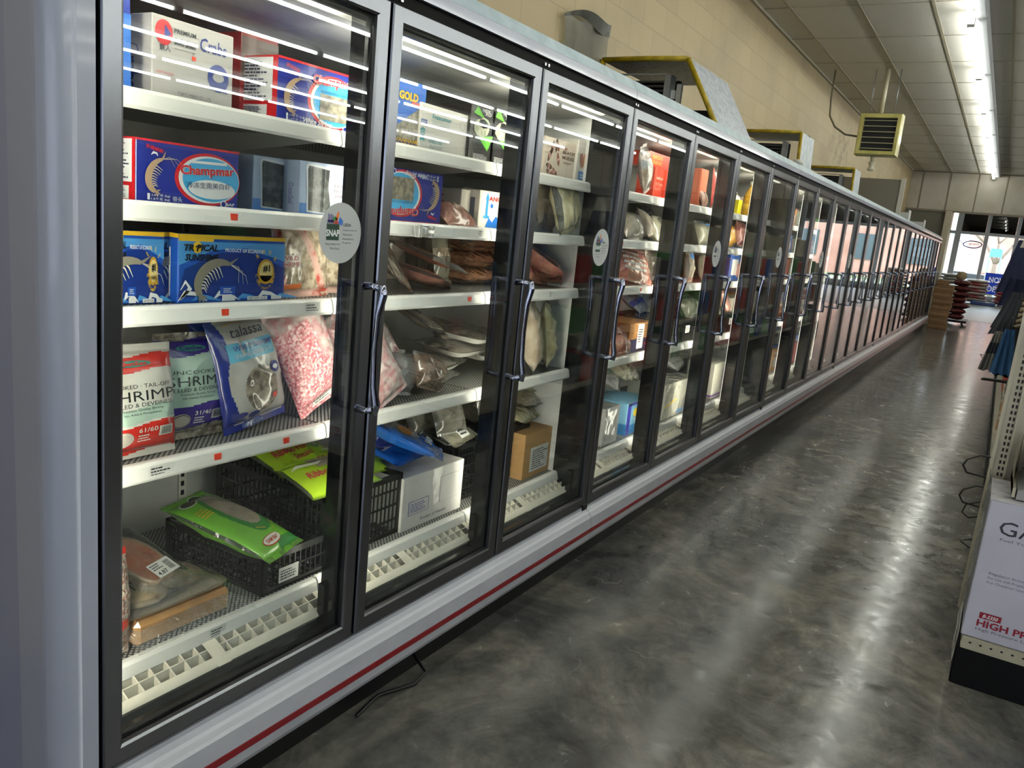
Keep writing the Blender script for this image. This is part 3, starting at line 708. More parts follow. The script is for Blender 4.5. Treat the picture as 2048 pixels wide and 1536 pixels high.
# ================================================================ goods: builders
FILM_K = [0]
def crink(seed, n=9, fmin=14, fmax=60):
    rd = random.Random(seed); W_ = []
    for i in range(n):
        f = rd.uniform(fmin, fmax); a = rd.uniform(0, 2*PI); W_.append((f*math.cos(a), f*math.sin(a), rd.uniform(0, 6.28), 1/(1+f*.04)))
    tot = sum(w[3] for w in W_)
    return lambda x, z: sum(w[3]*math.sin(w[0]*x+w[1]*z+w[2]) for w in W_)/tot
class Bag:
    """pillow bag: x across, z up, front faces -y; sealed flat edges top and bottom"""
    def __init__(s, w, h, t, seed=0, seal=.07, cr=.006, taper=.0, sag=.0, nu=34, nv=44, pw=.5, lump=0, edge=.03):
        s.w, s.h, s.t, s.seal, s.cr, s.taper, s.sag, s.nu, s.nv, s.pw, s.edge = w, h, t, seal, cr, taper, sag, nu, nv, pw, edge
        s.n1 = crink(seed); s.n2 = crink(seed+50, 6, 20, 90); s.lump = lump; s.n4 = crink(seed+7, 5, 12, 45); s.n3 = crink(seed+99, 7, 60, 150); s.b = MB()
    def pos(s, u, v, o=0, side=-1):
        e = s.seal; vv = (v-e)/(1-2*e); vv = min(max(vv, 0), 1)
        q = (1-abs(2*vv-1)**2.4)**.55 if 0 < vv < 1 else 0
        p = (1-abs(2*u-1)**2.6)**s.pw if 0 < u < 1 else 0
        x0 = (u-.5)*s.w; z0 = v*s.h
        th = s.t/2*p*q*(1-s.sag*(vv-.4))
        nz_ = s.n1(x0, z0*(1+.3*side))
        th += s.cr*nz_*min(1, p*1.5)*(.4+.6*q)+s.lump*max(0, s.n3(x0, z0+side))*p*q
        th += s.cr*1.1*(1-abs(s.n4(x0, z0+side)))**5*min(1, p*1.6)*(.3+.7*q)
        x = x0*(1-s.edge*q-s.taper*(v-.5))+s.cr*.5*s.n2(z0, side*0)
        y = side*(th+o)+s.cr*.8*s.n2(x0, z0)*(1-q)
        return (x, y, z0+s.cr*.5*s.n1(x0+3, z0)*(1-min(1, 4*v*(1-v)*2)))
    def shell(s, region=0, back=0):
        s.b.grid(lambda u, v: s.pos(u, v), s.nu, s.nv, region)
        s.b.grid(lambda u, v: s.pos(u, v, 0, 1), s.nu//2, s.nv//2, back, flip=True)
        return s
    def surf(s, sub=9):
        f = Surf(s.b, lambda u, v, o: s.pos(.5+u/s.w, v/s.h, o), step=.0012, sub=sub); return f
def settle(o):
    """lift a leaning bag until its lowest point rests at its base height; keep it off the liner"""
    R = o.rotation_euler.to_matrix(); w_ = [R@v.co for v in o.data.vertices]
    o.location.z -= min(min(p.z for p in w_), 0)*.85
    if 1.4 < o.location.y < 2.3:
        my = max(p.y for p in w_)+o.location.y
        if my > YBK-.01: o.location.y -= my-YBK+.01
def bag(name, label, cat, loc, rot, w, h, t, mats, region=0, back=0, art=None, group=None, **kw):
    g = Bag(w, h, t, **kw); g.shell(region, back)
    if art: art(g.surf(), w, h)
    o = g.b.build(name, mats, loc=loc, rot=rot); settle(o); return tag(o, label, cat, group)
def carton(name, label, cat, x, y, z, w, d, h, mats, art=None, rz=0, b=.002, group=None, lid=None):
    m = MB(); m.rbox(0, w, 0, d, 0, h, b, 0)
    if art:
        F = Surf(m, lambda u, v, o: (u, -o, v)); S = Surf(m, lambda u, v, o: (-o, d-u, v)); art(F, S, w, d, h)
    o = m.build(name, mats, loc=(x, y, z), rot=(0, 0, rz)); return tag(o, label, cat, group)
def tray(name, label, cat, loc, rot, w, d, h, trayc, food, film=M_film, lab=None, group=None, foodmat=None, clip=True):
    t = thing(name, label, cat, loc, rot, group)
    b = MB(); r = .022
    def fn(u, v):
        a = 2*PI*u; k = abs(math.cos(a))**.35*(1 if math.cos(a) > 0 else -1); l = abs(math.sin(a))**.35*(1 if math.sin(a) > 0 else -1)
        s_ = .78+.22*v if v < .9 else 1.0+.05*(v-.9)*10
        return (k*w/2*s_, l*d/2*s_, h*min(v/.9, 1))
    b.grid(fn, 40, 5); n = 40
    b.add([(0, 0, .001)]+[fn(k/n, 0) for k in range(n)], [(0, 1+k, 1+(k+1) % n) for k in range(n)])
    b.add([(0, 0, -.001)]+[tuple(Vector(fn(k/n, 0))-Vector((0, 0, .002))) for k in range(n)], [(0, 1+(k+1) % n, 1+k) for k in range(n)])
    b.build('foam_tray', trayc, parent=t)
    food(t, w, d, h)
    if film:
        b = MB(); c_ = crink(len(label), 8, 20, 80)
        b.grid(lambda u, v: ((u-.5)*w*1.0, (v-.5)*d*1.0, h+.004+.022*(1-(2*u-1)**4)*(1-(2*v-1)**4)+.0025*c_(u*w, v*d)), 20, 20)
        b.build('film_wrap', film, parent=t)
    if lab:
        b = MB(); F = Surf(b, lambda u, v, o: (lab[0]+u, lab[1]+v, h+.030+o)); F.rect(0, 0, .07, .05, 0, 1); F.lines(.004, .024, .04, .022, 3, 1, 2); F.bars(.045, .008, .018, .034, 1, 2, vert=True); F.txt('4.87', .006, .005, .03, .013, 1, 2, bold=.02)
        b.build('price_label', [M_label, M_ink], parent=t)
    return t
def blob(name, mat, parent, c, r, seed=0, sq=2.4, amp=.12, rz=0, n=14, freq=9):
    """rounded lump with super-ellipsoid outline"""
    b = MB(); cn = crink(seed, 6, freq*.6, freq*1.6)
    def fn(u, v):
        a = 2*PI*u; e = PI*(v-.5); ce = abs(math.cos(e))**(2/sq); se = abs(math.sin(e))**(2/sq)*(1 if e > 0 else -1)
        ca = abs(math.cos(a))**(2/sq)*(1 if math.cos(a) > 0 else -1); sa = abs(math.sin(a))**(2/sq)*(1 if math.sin(a) > 0 else -1)
        k = 1+amp*cn(ca*ce+seed, sa*ce+se*2)
        x, y, z = r[0]*ca*ce*k, r[1]*sa*ce*k, r[2]*se*k
        return (c[0]+x*math.cos(rz)-y*math.sin(rz), c[1]+x*math.sin(rz)+y*math.cos(rz), c[2]+z)
    b.grid(fn, n*2, n, smooth=True); return b.build(name, mat, parent=parent)
M_crate = P('crate_plastic', '#101213', .35)
def crate(name, label, loc, w, d, h, rz=0, taglab=None, wallcols=True, group=None):
    t = thing(name, label, 'crate', loc, (0, 0, rz), group)
    b = MB(); T = .006
    def wall(L, H, pl):
        """pl(u, n, v) -> point"""
        def bx(u0, u1, v0, v1, th=T):
            ps = [pl(u, n_, v) for v in (v0, v1) for u, n_ in ((u0, 0), (u1, 0), (u1, th), (u0, th))]
            b.add(ps, [(0,3,2,1),(4,5,6,7),(0,1,5,4),(1,2,6,5),(2,3,7,6),(3,0,4,7)])
        bx(0, L, H-.02, H, T*1.8); bx(0, L, 0, .016); bx(0, .016, 0, H); bx(L-.016, L, 0, H)
        n = int(L/.020)
        for i in range(1, n): bx(i*L/n-.002, i*L/n+.002, .016, H-.02, T*.7)
        m_ = max(2, int(H/.045))
        for i in range(1, m_): bx(.016, L-.016, i*H/m_-.003, i*H/m_+.003, T*.8)
    wall(w, h, lambda u, n_, v: (u, n_, v)); wall(w, h, lambda u, n_, v: (u, d-n_, v))
    wall(d, h, lambda u, n_, v: (n_, u, v)); wall(d, h, lambda u, n_, v: (w-n_, u, v))
    n = 10
    for i in range(n+1): b.box(i*(w-.004)/n, i*(w-.004)/n+.004, 0, d, .002, .006)
    for i in range(n+1): b.box(0, w, i*(d-.004)/n, i*(d-.004)/n+.004, .002, .006)
    b.build('crate_body', M_crate, parent=t)
    if taglab:
        b = MB(); F = Surf(b, lambda u, v, o: (taglab[0]+u, -.003-o, taglab[1]+v)); F.rect(0, 0, .075, .045, 0, 1); F.lines(.006, .006, .06, .032, 4, 1, 2)
        b.build('paper_tag', [M_label, M_ink], parent=t)
    return t
def span(L, R, T, Y):
    """front face from three pixels (lower left, lower right, upper left) on plane y=Y -> x, z, width, height"""
    a, c, e = at(*L, y=Y), at(*R, y=Y), at(*T, y=Y); return a.x, a.z, c.x-a.x, e.z-a.z
# ---------------------------------------------------------------- printed designs
BLUE = '#1c2f96'; SKY = '#3ea7e0'
CH = [INK('#1d2c92'), INK('#d5202c'), INK('#49b1ea'), INK('#f3f4f6'), INK('#bd9f82'), INK('#d8cbb8'), P('frozen_shrimp_block', '#6d675c', .3, mix=('#a39a88', 60, .4, .6), coat=.6), INK('#10174f'), INK('#e08a40')]
def art_champ(F, S, w, d, h, window=False, flipv=False, cn=True):
    if flipv: f = Surf(F.mb, lambda u, v, o: F.fn(w-u, h-v, o))
    else: f = F
    # oval panel: red ring, white ring, light blue field
    cx, cy_, a, b_ = w*.68, h*.46, w*.33, h*.44
    f.ell(cx, cy_, a, b_, 1, 1, 40); f.ell(cx+.004, cy_, a-.006, b_-.006, 3, 2, 40); f.ell(cx+.008, cy_, a-.012, b_-.010, 2, 3, 40)
    if window: f.rect(w*.5, h*.16, w*.93, h*.58, 6, 5); f.rect(w*.86, 0, w, h*.95, 2, 1)
    f.ell(cx+.01, h*.30, a*.72, h*.16, 3, 4, 24) if not window else None
    for k in range(0, 2): f.txt('Champmar', w*.40, h*(.46 if not window else .66), w*.54, h*.20, 3 if k == 0 else 1, 5+k*2, bold=.055 if k == 0 else .022, rot=.06)
    if cn and not window: f.txt('冷冻生南美白虾', w*.46, h*.30, w*.44, h*.10, 7, 7, rot=.03); f.rect(w*.5, h*.72, w*.86, h*.765, 3, 5, rot=.03)
    if window: f.txt('White Shrimp', w*.30, h*.02, w*.36, h*.12, 3, 7, bold=.02, shear=.3); f.txt('100% FROZEN PRODUCT OF ECUADOR', w*.5, h*.60, w*.42, h*.035, 7, 7)
    f.rect(0, h*.965, w, h, 1, 1)
    shrimp(f, w*.20, h*.50, h*.62, .95, 4, 5, l=6)
    f.txt('南美鲜鲜', w*.08, h*.86, w*.16, h*.07, 1, 5, bold=.02, rot=-.2); f.strip([(w*.13, h*.76), (w*.15, h*.80), (w*.18, h*.79), (w*.19, h*.75)], [.001, .005, .004, .001], 3, 5)
    f.rect(w*.10, h*.10, w*.122, h*.15, 3, 5); f.rect(w*.10, h*.02+.004, w*.122, h*.07+.004, 3, 5)
    f.txt('2.0千克 (kg)', w*.135, h*.10, w*.17, h*.05, 3, 5); f.txt('1.8千克 (kg)', w*.135, h*.04, w*.17, h*.05, 3, 5); f.txt('带头', w*.33, h*.04, w*.09, h*.09, 3, 5)
    f.ell(w*.83, h*.07, .009, .009, 3, 7, 16); f.ell(w*.83, h*.07, .006, .006, 0, 8, 16); f.txt('BAP', w*.86, h*.045, w*.09, h*.05, 3, 7, bold=.03)
    # side: red with white nutrition panel
    S.rect(0, 0, d, h, 1, 1); S.rect(d*.12, h*.30, d*.9, h*.97, 3, 2); S.lines(d*.2, h*.34, d*.6, h*.58, 11, 7, 3); S.rect(d*.25, h*.03, d*.8, h*.24, 3, 2); S.lines(d*.3, h*.05, d*.4, h*.16, 5, 7, 3)
TS = [INK('#1f56b8'), INK('#f0c22c'), INK('#153486'), INK('#4e9ade'), INK('#f1f3f5'), INK('#8c8779'), INK('#dfd8bd'), INK('#c89b33'), INK('#111114'), INK('#e9d28a')]
def art_trop(F, S, w, d, h):
    F.rect(0, h*.94, w, h, 1, 1); F.rect(0, h*.90, w*.3, h*.94, 1, 1)
    F.poly([(0, h*.55), (w*.3, h*.78), (w*.6, h*.82), (w, h*.62), (w, h*.90), (0, h*.90)], 3, 1)
    F.poly([(w*.05, h*.50), (w*.35, h*.74), (w*.62, h*.76), (w, h*.52), (w, h*.1), (w*.5, h*.05), (0, h*.1)], 2, 2)
    for k, (a, c) in enumerate(((.0, .16), (.12, .10), (.3, .14), (.52, .09), (.72, .13), (.9, .08))):
        F.strip([(w*a, h*.04), (w*(a+.06), h*c), (w*(a+.14), h*(c-.02)), (w*(a+.25), h*.03)], [.001, .012, .009, .002], 3 if k % 2 else 4, 3)
    F.strip([(w*.02, h*.2), (w*.06, h*.32), (w*.1, h*.22), (w*.02, h*.06)], [.002, .008, .012, .004], 4, 3)
    F.txt('TR PICAL', w*.04, h*.76, w*.30, h*.10, 8, 5, bold=.035, shear=.2, rot=.0); F.ell(w*.155, h*.815, w*.042, w*.042, 1, 4, 20)
    F.strip([(w*.155, h*.755), (w*.158, h*.82)], .002, 8, 6); F.strip([(w*.135, h*.82), (w*.158, h*.84), (w*.18, h*.82)], .003, 8, 6)
    F.txt('SUNSHINE', w*.05, h*.62, w*.29, h*.10, 8, 5, bold=.035, shear=.2)
    F.txt('PRODUCT OF ECUADOR', w*.40, h*.76, w*.37, h*.055, 4, 5, bold=.02, rot=-.02)
    shrimp(F, w*.33, h*.40, h*.80, .35, 5, 6, l=8)
    F.ell(w*.80, h*.46, w*.085, h*.20, 7, 5, 28); F.ell(w*.80, h*.46, w*.068, h*.16, 9, 6, 28); F.poly([(w*.72, h*.28), (w*.88, h*.28), (w*.86, h*.40), (w*.74, h*.40)], 7, 6)
    F.txt('#1', w*.765, h*.45, w*.07, h*.12, 8, 8, bold=.03); F.txt('SHRIMP', w*.765, h*.345, w*.07, h*.04, 8, 8)
    for k, ch in enumerate('美洲蝦皇'): a = 2.35-k*.52; F.txt(ch, w*.80+w*.115*math.cos(a)-w*.015, h*.46+h*.30*math.sin(a)-h*.02, w*.03, h*.075, 1, 6, rot=(a-PI/2)*.7)
    ARC = 'EL MEJOR CAMARON DE AMERICA'
    for k, ch in enumerate(ARC):
        if ch != ' ': a = PI*1.02+PI*.96*k/(len(ARC)-1); F.txt(ch, w*.80+w*.10*math.cos(a)-.002, h*.45+h*.26*math.sin(a)-.002, .0035, .006, 1, 6, rot=a+PI/2)
    F.rect(w*.36, h*.12, w*.50, h*.24, 0, 6); F.rect(w*.38, h*.02, w*.50, h*.10, 4, 6); F.lines(w*.39, h*.14, w*.10, h*.08, 3, 4, 7)
    F.rect(w*.62, h*.02, w*.82, h*.075, 4, 6); F.txt('NET WT. 4 LB', w*.63, h*.03, w*.17, h*.035, 8, 8); F.rect(w*.86, h*.02, w*.97, h*.075, 4, 6)
    S.rect(0, h*.94, d, h, 1, 1); S.rect(d*.12, h*.10, d*.60, h*.80, 4, 2); S.lines(d*.18, h*.14, d*.14, h*.62, 16, 8, 3); S.bars(d*.38, h*.5, d*.16, h*.26, 8, 3, vert=True)
# ================================================================ goods: first door
g = 'seafood cartons behind the first door'
def cart_px(name, label, L, R, T, Y, d, mats, art=None, dz=0, zs=None, **kw):
    x, z, w, h = span(L, R, T, Y)
    return carton(name, label, 'carton', x, Y, (zs if zs is not None else z)+dz, w, d, h, mats, art, **kw)
ZA, ZB, ZCc, ZD, ZE = [z-.004 for z in SH]
# --- top shelf
def art_blue(F, S, w, d, h):
    F.rect(0, 0, w, h*.45, 1, 1); F.txt('Seafood King', w*.05, h*.78, w*.9, h*.1, 2, 2); F.ell(w*.5, h*.3, w*.3, h*.1, 3, 2)
    S.rect(0, 0, d, h*.45, 1, 1)
carton('seafood_carton', 'tall dark blue carton at the far left of the top shelf, cut by the frame', 'carton', .975, 1.62, ZA, .105, .3, .33, [INK('#27378f'), INK('#2f6cc4'), INK('#e8eaf2'), INK('#4c4a2a')], art_blue)
def art_crab(F, S, w, d, h):
    F.ell(w*.13, h*.80, .022, .026, 1, 2); F.poly([(w*.13, h*.72), (w*.21, h*.80), (w*.14, h*.90)], 2, 3)
    F.txt('鉄人', w*.08, h*.58, w*.13, h*.08, 3, 2, bold=.02); F.rect(w*.06, h*.685, w*.2, h*.70, 1, 3)
    F.txt('PREMIUM', w*.25, h*.83, w*.26, h*.055, 3, 2, bold=.015); F.txt('Soft Shell', w*.25, h*.69, w*.26, h*.085, 3, 2, bold=.02)
    F.txt('Crabs', w*.56, h*.70, w*.34, h*.17, 2, 2, bold=.01, shear=.1); F.rect(w*.25, h*.64, w*.5, h*.645, 3, 2)
    F.ell(w*.80, h*.40, .030, .030, 2, 2); F.ell(w*.80, h*.41, .016, .010, 0, 3); F.strip([(w*.72, h*.28), (w*.8, h*.31), (w*.9, h*.27)], .004, 2, 2); F.strip([(w*.70, h*.24), (w*.8, h*.28), (w*.92, h*.23)], .003, 2, 2)
    F.txt('TOKYO MEIKO CO., LTD.', w*.30, h*.07, w*.42, h*.05, 3, 2); F.txt('KEEP FROZEN', w*.05, h*.30, w*.2, h*.03, 1, 2); F.rect(w*.46, h*.55, w*.51, h*.60, 4, 3)
    S2 = Surf(S.mb, lambda u, v, o: S.fn(d*.35+v*1.0, h*.95-u, o))
    S2.txt('PREMIUM', h*.12, d*.12, h*.26, .012, 3, 2, bold=.01); S2.txt('Crabs', h*.30, d*.3, h*.55, .05, 2, 2, bold=.0)
cart_px('crab_carton', 'grey white carton of soft shell crabs with a round red and blue logo', (303, 190), (468, 212), (303, 22), 1.63, .26, [P('grey_card', '#b9b6b4', .5), INK('#c8323a'), INK('#2c3a86'), INK('#33343c'), M_orange], art_crab, zs=ZA, rz=.03)
def art_redside(F, S, w, d, h):
    F.rect(0, h*.45, w, h*.95, 1, 1); F.lines(w*.1, h*.1, w*.8, h*.3, 7, 1, 2); S.lines(d*.1, h*.1, d*.8, h*.7, 12, 1, 2)
carton('red_carton', 'dark red carton behind the crab carton on the top shelf', 'carton', at(485, 200, y=1.72).x, 1.73, ZA, .12, .25, .21, [INK('#96242f'), INK('#5a4540')], art_redside)
cart_px('shrimp_carton', 'blue and red shrimp carton with a clear window at the right of the top shelf', (553, 225), (712, 262), (553, 92), 1.61, .17, CH, lambda F, S, w, d, h: art_champ(F, S, w, d, h, window=True), zs=ZA, b=.003)
# --- second shelf
cart_px('shrimp_carton', 'blue shrimp carton with a red edge and white nutrition side on the second shelf', (270, 392), (476, 408), (270, 262), 1.61, .10, CH, art_champ, zs=ZB, b=.003)
OC = [INK('#b9cbe8'), P('black_frozen_window', '#33383a', .25, mix=('#6c716d', 40, .45, .65), coat=.5), INK('#e9eff7'), INK('#5b8fd6'), INK('#2f3f9a'), INK('#c0363c'), INK('#8a6a5a')]
def art_ocean(F, S, w, d, h, txt=True):
    F.rect(0, 0, w, h*.22, 3, 1)
    F.poly([(w*.10, h*.06), (w*.42, h*.03), (w*.46, h*.10), (w*.41, h*.55), (w*.42, h*.90), (w*.38, h*.94), (w*.10, h*.96), (w*.07, h*.90), (w*.09, h*.5)], 2, 2)
    F.poly([(w*.12, h*.09), (w*.41, h*.06), (w*.44, h*.12), (w*.39, h*.55), (w*.40, h*.88), (w*.11, h*.92), (w*.10, h*.86), (w*.11, h*.5)], 1, 3)
    if txt:
        F.txt('OceanSeal', w*.60, h*.74, w*.38, h*.12, 4, 3, shear=.2); F.strip([(w*.6, h*.70), (w*.75, h*.73), (w*.95, h*.70)], .004, 3, 3)
        for k, s_ in enumerate(('RAW HEAD ON', 'FRESH WATER', 'SHRIMP')): F.txt(s_, w*.48, h*(.57-k*.10), w*(.42 if k < 2 else .25), h*.065, 6, 3)
        shrimp(F, w*.83, h*.22, h*.26, .5, 6, 6, 3)
    S2 = Surf(S.mb, lambda u, v, o: S.fn(d*.5+v, h-u, o)); S2.txt('OceanSeal', h*.42, -.01, h*.4, .022, 4, 2, shear=.2)
cart_px('windowed_carton', 'pale blue carton with a black window, left behind its twin', (505, 405), (585, 411), (505, 293), 1.68, .12, OC, lambda F, S, w, d, h: art_ocean(F, S, w*1.9, d, h, False), zs=ZB)
cart_px('windowed_carton', 'pale blue carton of fresh water shrimp with a black window on the second shelf', (598, 410), (722, 425), (598, 300), 1.61, .07, OC, art_ocean, zs=ZB, rz=-.10)
# --- third shelf
TR = ['frontmost of the three blue cartons with a yellow lid edge', 'middle one of the three blue cartons with a yellow lid edge', 'leftmost of the three blue cartons with a yellow lid edge']
x, z, w, h = span((355, 603), (566, 599), (355, 462), 1.615)
for i, (dx, dy) in enumerate(((0, 0), (-.105, .035), (-.165, .02))):
    carton('shrimp_carton', TR[i], 'carton', x+dx, 1.615+dy, ZCc, w-(.0 if i == 0 else .02), .065, h, TS, art_trop, rz=-.02*i, b=.003, group='blue and yellow cartons on the third shelf') if i != 2 else carton('shrimp_carton', TR[i], 'carton', x+dx, 1.615+dy, ZCc, .14, .065, h, TS, art_trop, rz=-.02, b=.003, group='blue and yellow cartons on the third shelf')
M_shb = P('shrimp_in_bag', '#c9b9a2', .25, mix=('#8c7a66', 45, .42, .6, 5), coat=.9, bump=(34, .8, 3))
M_pinkbag = P('red_print_film', '#cfa79c', .25, mix=('#b8402f', 18, .50, .62), coat=.9, bump=(34, .8, 3))
RB = [M_shb, M_pinkbag, C('c43a36'), INK('#eceae6'), M_film, INK('#e6722c')]
def art_redbag(f, w, h):
    f.rect(-w*.46, h*.36, -w*.15, h*.50, 3, 1); f.txt('WILD', -w*.45, h*.44, w*.26, h*.05, 2, 2); f.txt('SHRIMP', -w*.45, h*.36, w*.28, h*.06, 2, 2)
    f.rect(-w*.40, h*.10, -w*.10, h*.16, 5, 1); f.ell(0, h*.88, w*.1, h*.05, 2, 1)
reg = lambda u, v: 1 if (v > .84 or v < .10 or u < .10) else (1 if math.sin(u*9+v*5) > .75 else 0)
bag('shrimp_bag', 'clear bag of shrimp with red print right of the blue cartons', 'bag', (at(620, 605, y=1.62).x, 1.65, ZCc), (-.12, 0, .12), .23, .225, .05, RB, region=reg, art=art_redbag, seed=4, cr=.005)
bag('shrimp_bag', 'red printed bag of shrimp partly behind the round sticker on the third shelf', 'bag', (at(700, 605, y=1.66).x, 1.69, ZCc), (-.12, 0, -.1), .22, .22, .05, RB, region=reg, seed=7, cr=.005)
bag('shrimp_bag', 'second row bag of shrimp seen over the carton on the third shelf', 'bag', (at(600, 600, y=1.8).x, 1.80, ZCc), (-.1, 0, .3), .22, .22, .05, RB, region=reg, seed=9, cr=.005)
# --- fourth shelf
M_bw = P('white_bag_film', '#d9d6cd', .28, coat=.9, bump=(22, .5, 3)); M_br = P('red_bag_film', '#d3332b', .25, coat=.9, bump=(22, .5, 3))
M_mint = P('mint_bag_film', '#b9d3c4', .25, coat=.9, bump=(22, .5, 3)); M_purp = P('purple_bag_film', '#3b2a86', .25, coat=.9, bump=(22, .5, 3))
M_navy = P('navy_bag_film', '#1f2f86', .25, coat=.9, bump=(22, .5, 3)); M_prawn = P('prawns_in_clear_bag', '#b1a595', .22, mix=('#6f665b', 42, .42, .6, 4), coat=1, bump=(30, .9, 3))
M_tal = P('silver_white_film', '#c9c7c2', .25, coat=.9, bump=(18, .6, 3), mix=('#b3b0ab', 8, .4, .6))
BG = [M_bw, M_br, M_mint, INK('#26262b'), INK('#2f8f80'), INK('#e3e0d8'), M_purp, M_prawn, INK('#f0eef6'), INK('#c9c0b4')]
def cokeart(top, c1, title, red, count, inkd=3):
    def a(f, w, h):
        f.ell(-w*.05, h*(.835 if red else .86), w*.22, h*.028, 4, 1); f.txt('CenSea', -w*.22, h*(.82 if red else .845), w*.34, h*.035, 1 if red else 6, 2, bold=.03)
        f.txt(title, -w*.40, h*.625, w*.78, h*.034, inkd, 1); f.txt('SHRIMP', -w*.42, h*.515, w*.84, h*.088, inkd, 1)
        f.txt('PEELED & DEVEINED', -w*.40, h*.465, w*.78, h*.034, inkd, 1); f.txt('Premium Quality Shrimp', -w*.27, h*.425, w*.52, h*.025, inkd, 1); f.txt('No Added Phosphates', -w*.24, h*.39, w*.46, h*.023, inkd, 1)
        f.txt(count, -w*.06, h*.235, w*.24, h*.04, 5, 1, bold=.01); f.ell(-w*.24, h*.19, w*.13, h*.07, 9, 1); f.ell(-w*.24, h*.19, w*.115, h*.062, 3 if not red else 5, 2); f.ell(-w*.24, h*.19, w*.105, h*.055, 9, 3)
        f.rect(w*.20, h*.18, w*.38, h*.27, 5, 1); f.bars(w*.22, h*.19, w*.14, h*.07, 3, 2); f.lines(-w*.06, h*.15, w*.2, h*.07, 3, 5, 1); f.txt('KEEP FROZEN', -w*.25, h*.085, w*.4, h*.022, 5 if not red else 3, 1)
    return a
def reg_red(u, v):
    k = v+.02*math.sin(u*6)
    return 1 if (.77 < k < .90) else (1 if .05 < k < .31 else (2 if .33 < k < .46 or .66 < k < .75 and False else 0))
def reg_pur(u, v):
    k = v+.02*math.sin(u*6)
    return 6 if (.80 < k < .94) else (6 if .12 < k < .34 else (2 if .34 <= k <= .80 else 7))
pz = at(290, 918, y=1.62)
bag('shrimp_bag', 'red and white bag of cooked shrimp at the left end of the fourth shelf', 'bag', (at(285, 905, y=1.60).x, 1.628, ZD), (-.10, .03, .10), .225, .262, .07, BG, region=reg_red, back=0, art=cokeart(0, 1, 'COOKED · TAIL-OFF', True, '61/60'), seed=11, cr=.004, sag=.5, taper=.06, nu=56, nv=90)
bag('shrimp_bag', 'purple and mint bag of uncooked shrimp, second from the left on the fourth shelf', 'bag', (at(392, 866, y=1.66).x, 1.685, ZD), (-.08, .04, .06), .215, .268, .075, BG, region=reg_pur, back=7, art=cokeart(0, 6, 'UNCOOKED', False, '31/40'), seed=13, cr=.004, sag=.5, nu=56, nv=90)
bag('white_bag', 'white bag slumped on top behind the purple shrimp bag', 'bag', (at(370, 700, y=1.80).x, 1.81, ZD+.16), (-1.0, .1, .2), .26, .24, .08, [M_bw], seed=17, cr=.007)
bag('shrimp_bag', 'reddish white bag leaning at the back left of the fourth shelf', 'bag', (at(260, 720, y=1.80).x, 1.82, ZD), (-.15, 0, .1), .22, .32, .07, BG, region=lambda u, v: 1 if v > .86 else 0, seed=19, cr=.006)
def art_tal(f, w, h):
    f.txt('talassa', -w*.26, h*.80, w*.50, h*.085, 3, 2, shear=.25); f.strip([(-w*.30, h*.905), (-w*.15, h*.925), (0, h*.90)], .003, 5, 2)
    f.rect(-w*.37, h*.60, w*.33, h*.755, 2, 1)
    f.txt('WHITE SHRIMP', -w*.30, h*.69, w*.62, h*.045, 1, 4, bold=.01); f.txt('IQF RAW PEELED & DEVEINED TAIL OFF', -w*.30, h*.625, w*.58, h*.038, 4, 4)
    f.ell(w*.27, h*.48, w*.08, h*.05, 1, 2); f.ell(w*.27, h*.48, w*.05, h*.02, 4, 3)
    f.ell(-w*.33, h*.145, w*.09, h*.025, 1, 2); f.ell(-w*.14, h*.125, w*.09, h*.025, 1, 2); f.ell(-w*.33, h*.095, w*.09, h*.022, 1, 2); f.ell(-w*.14, h*.075, w*.09, h*.022, 1, 2)
    f.txt('KEEP FROZEN', -w*.24, h*.018, w*.35, h*.03, 7, 3); f.rect(w*.15, h*.22, w*.22, h*.26, 6, 3, rot=.3)
TL = [M_tal, M_navy, INK('#5db6da'), INK('#1d2544'), INK('#eef1f4'), INK('#d8a070'), M_orange, INK('#9cc3ee'), M_prawn]
def reg_tal(u, v):
    a = .12+.04*math.sin(v*9+1)
    if u < a or v < .055 or v > .96: return 1
    if u > .93+.03*math.sin(v*7): return 1
    return 8 if ((u-.52)/.26)**2+((v-.33)/.20)**2 < 1 else 0
bag('shrimp_bag', 'silver white bag of white shrimp with navy edges standing tilted on the fourth shelf', 'bag', (at(535, 853, y=1.62).x, 1.665, ZD), (-.16, -.11, .12), .235, .312, .09, TL, region=reg_tal, back=1, art=art_tal, seed=23, cr=.006, sag=.5, nu=70, nv=90)
bag('shrimp_bag', 'clear and navy bag of shrimp behind the silver white one', 'bag', (at(470, 830, y=1.72).x, 1.74, ZD), (-.05, -.1, .1), .22, .31, .07, [M_prawn, M_navy], region=lambda u, v: 1 if v > .8 or u < .15 else 0, back=1, seed=25, cr=.006)
M_roe = P('pink_frozen_roe', '#c9626e', .3, mix=('#eec6c6', 130, .42, .62, 3), coat=.9, bump=(120, .6, 3)); M_frost = P('frosty_film', '#cfc2be', .25, mix=('#c98a90', 40, .4, .65), coat=.9, bump=(50, .9, 3))
bag('pink_block_bag', 'large bubbly pink frozen block in clear film leaning right of the silver white bag', 'bag', (at(655, 826, y=1.65).x, 1.665, ZD), (-.12, -.42, .05), .21, .34, .08, [M_roe, M_frost, M_label, M_ink], region=lambda u, v: 1 if v > .80 or (u > .62 and v > .3+.4*(1-u)) else 0, seed=29, cr=.006,
    art=lambda f, w, h: (f.rect(-w*.2, h*.03, w*.25, h*.10, 2, 1), f.lines(-w*.17, h*.04, w*.36, h*.05, 3, 3, 2)))
bag('pink_block_bag', 'second pink frozen block in frosted film behind the first door post', 'bag', (at(770, 812, y=1.70).x, 1.70, ZD), (-.25, -.5, -.1), .22, .30, .08, [M_frost, M_roe], region=lambda u, v: 1 if ((u-.4)/.3)**2+((v-.5)/.3)**2 < 1 else 0, seed=31, cr=.006)
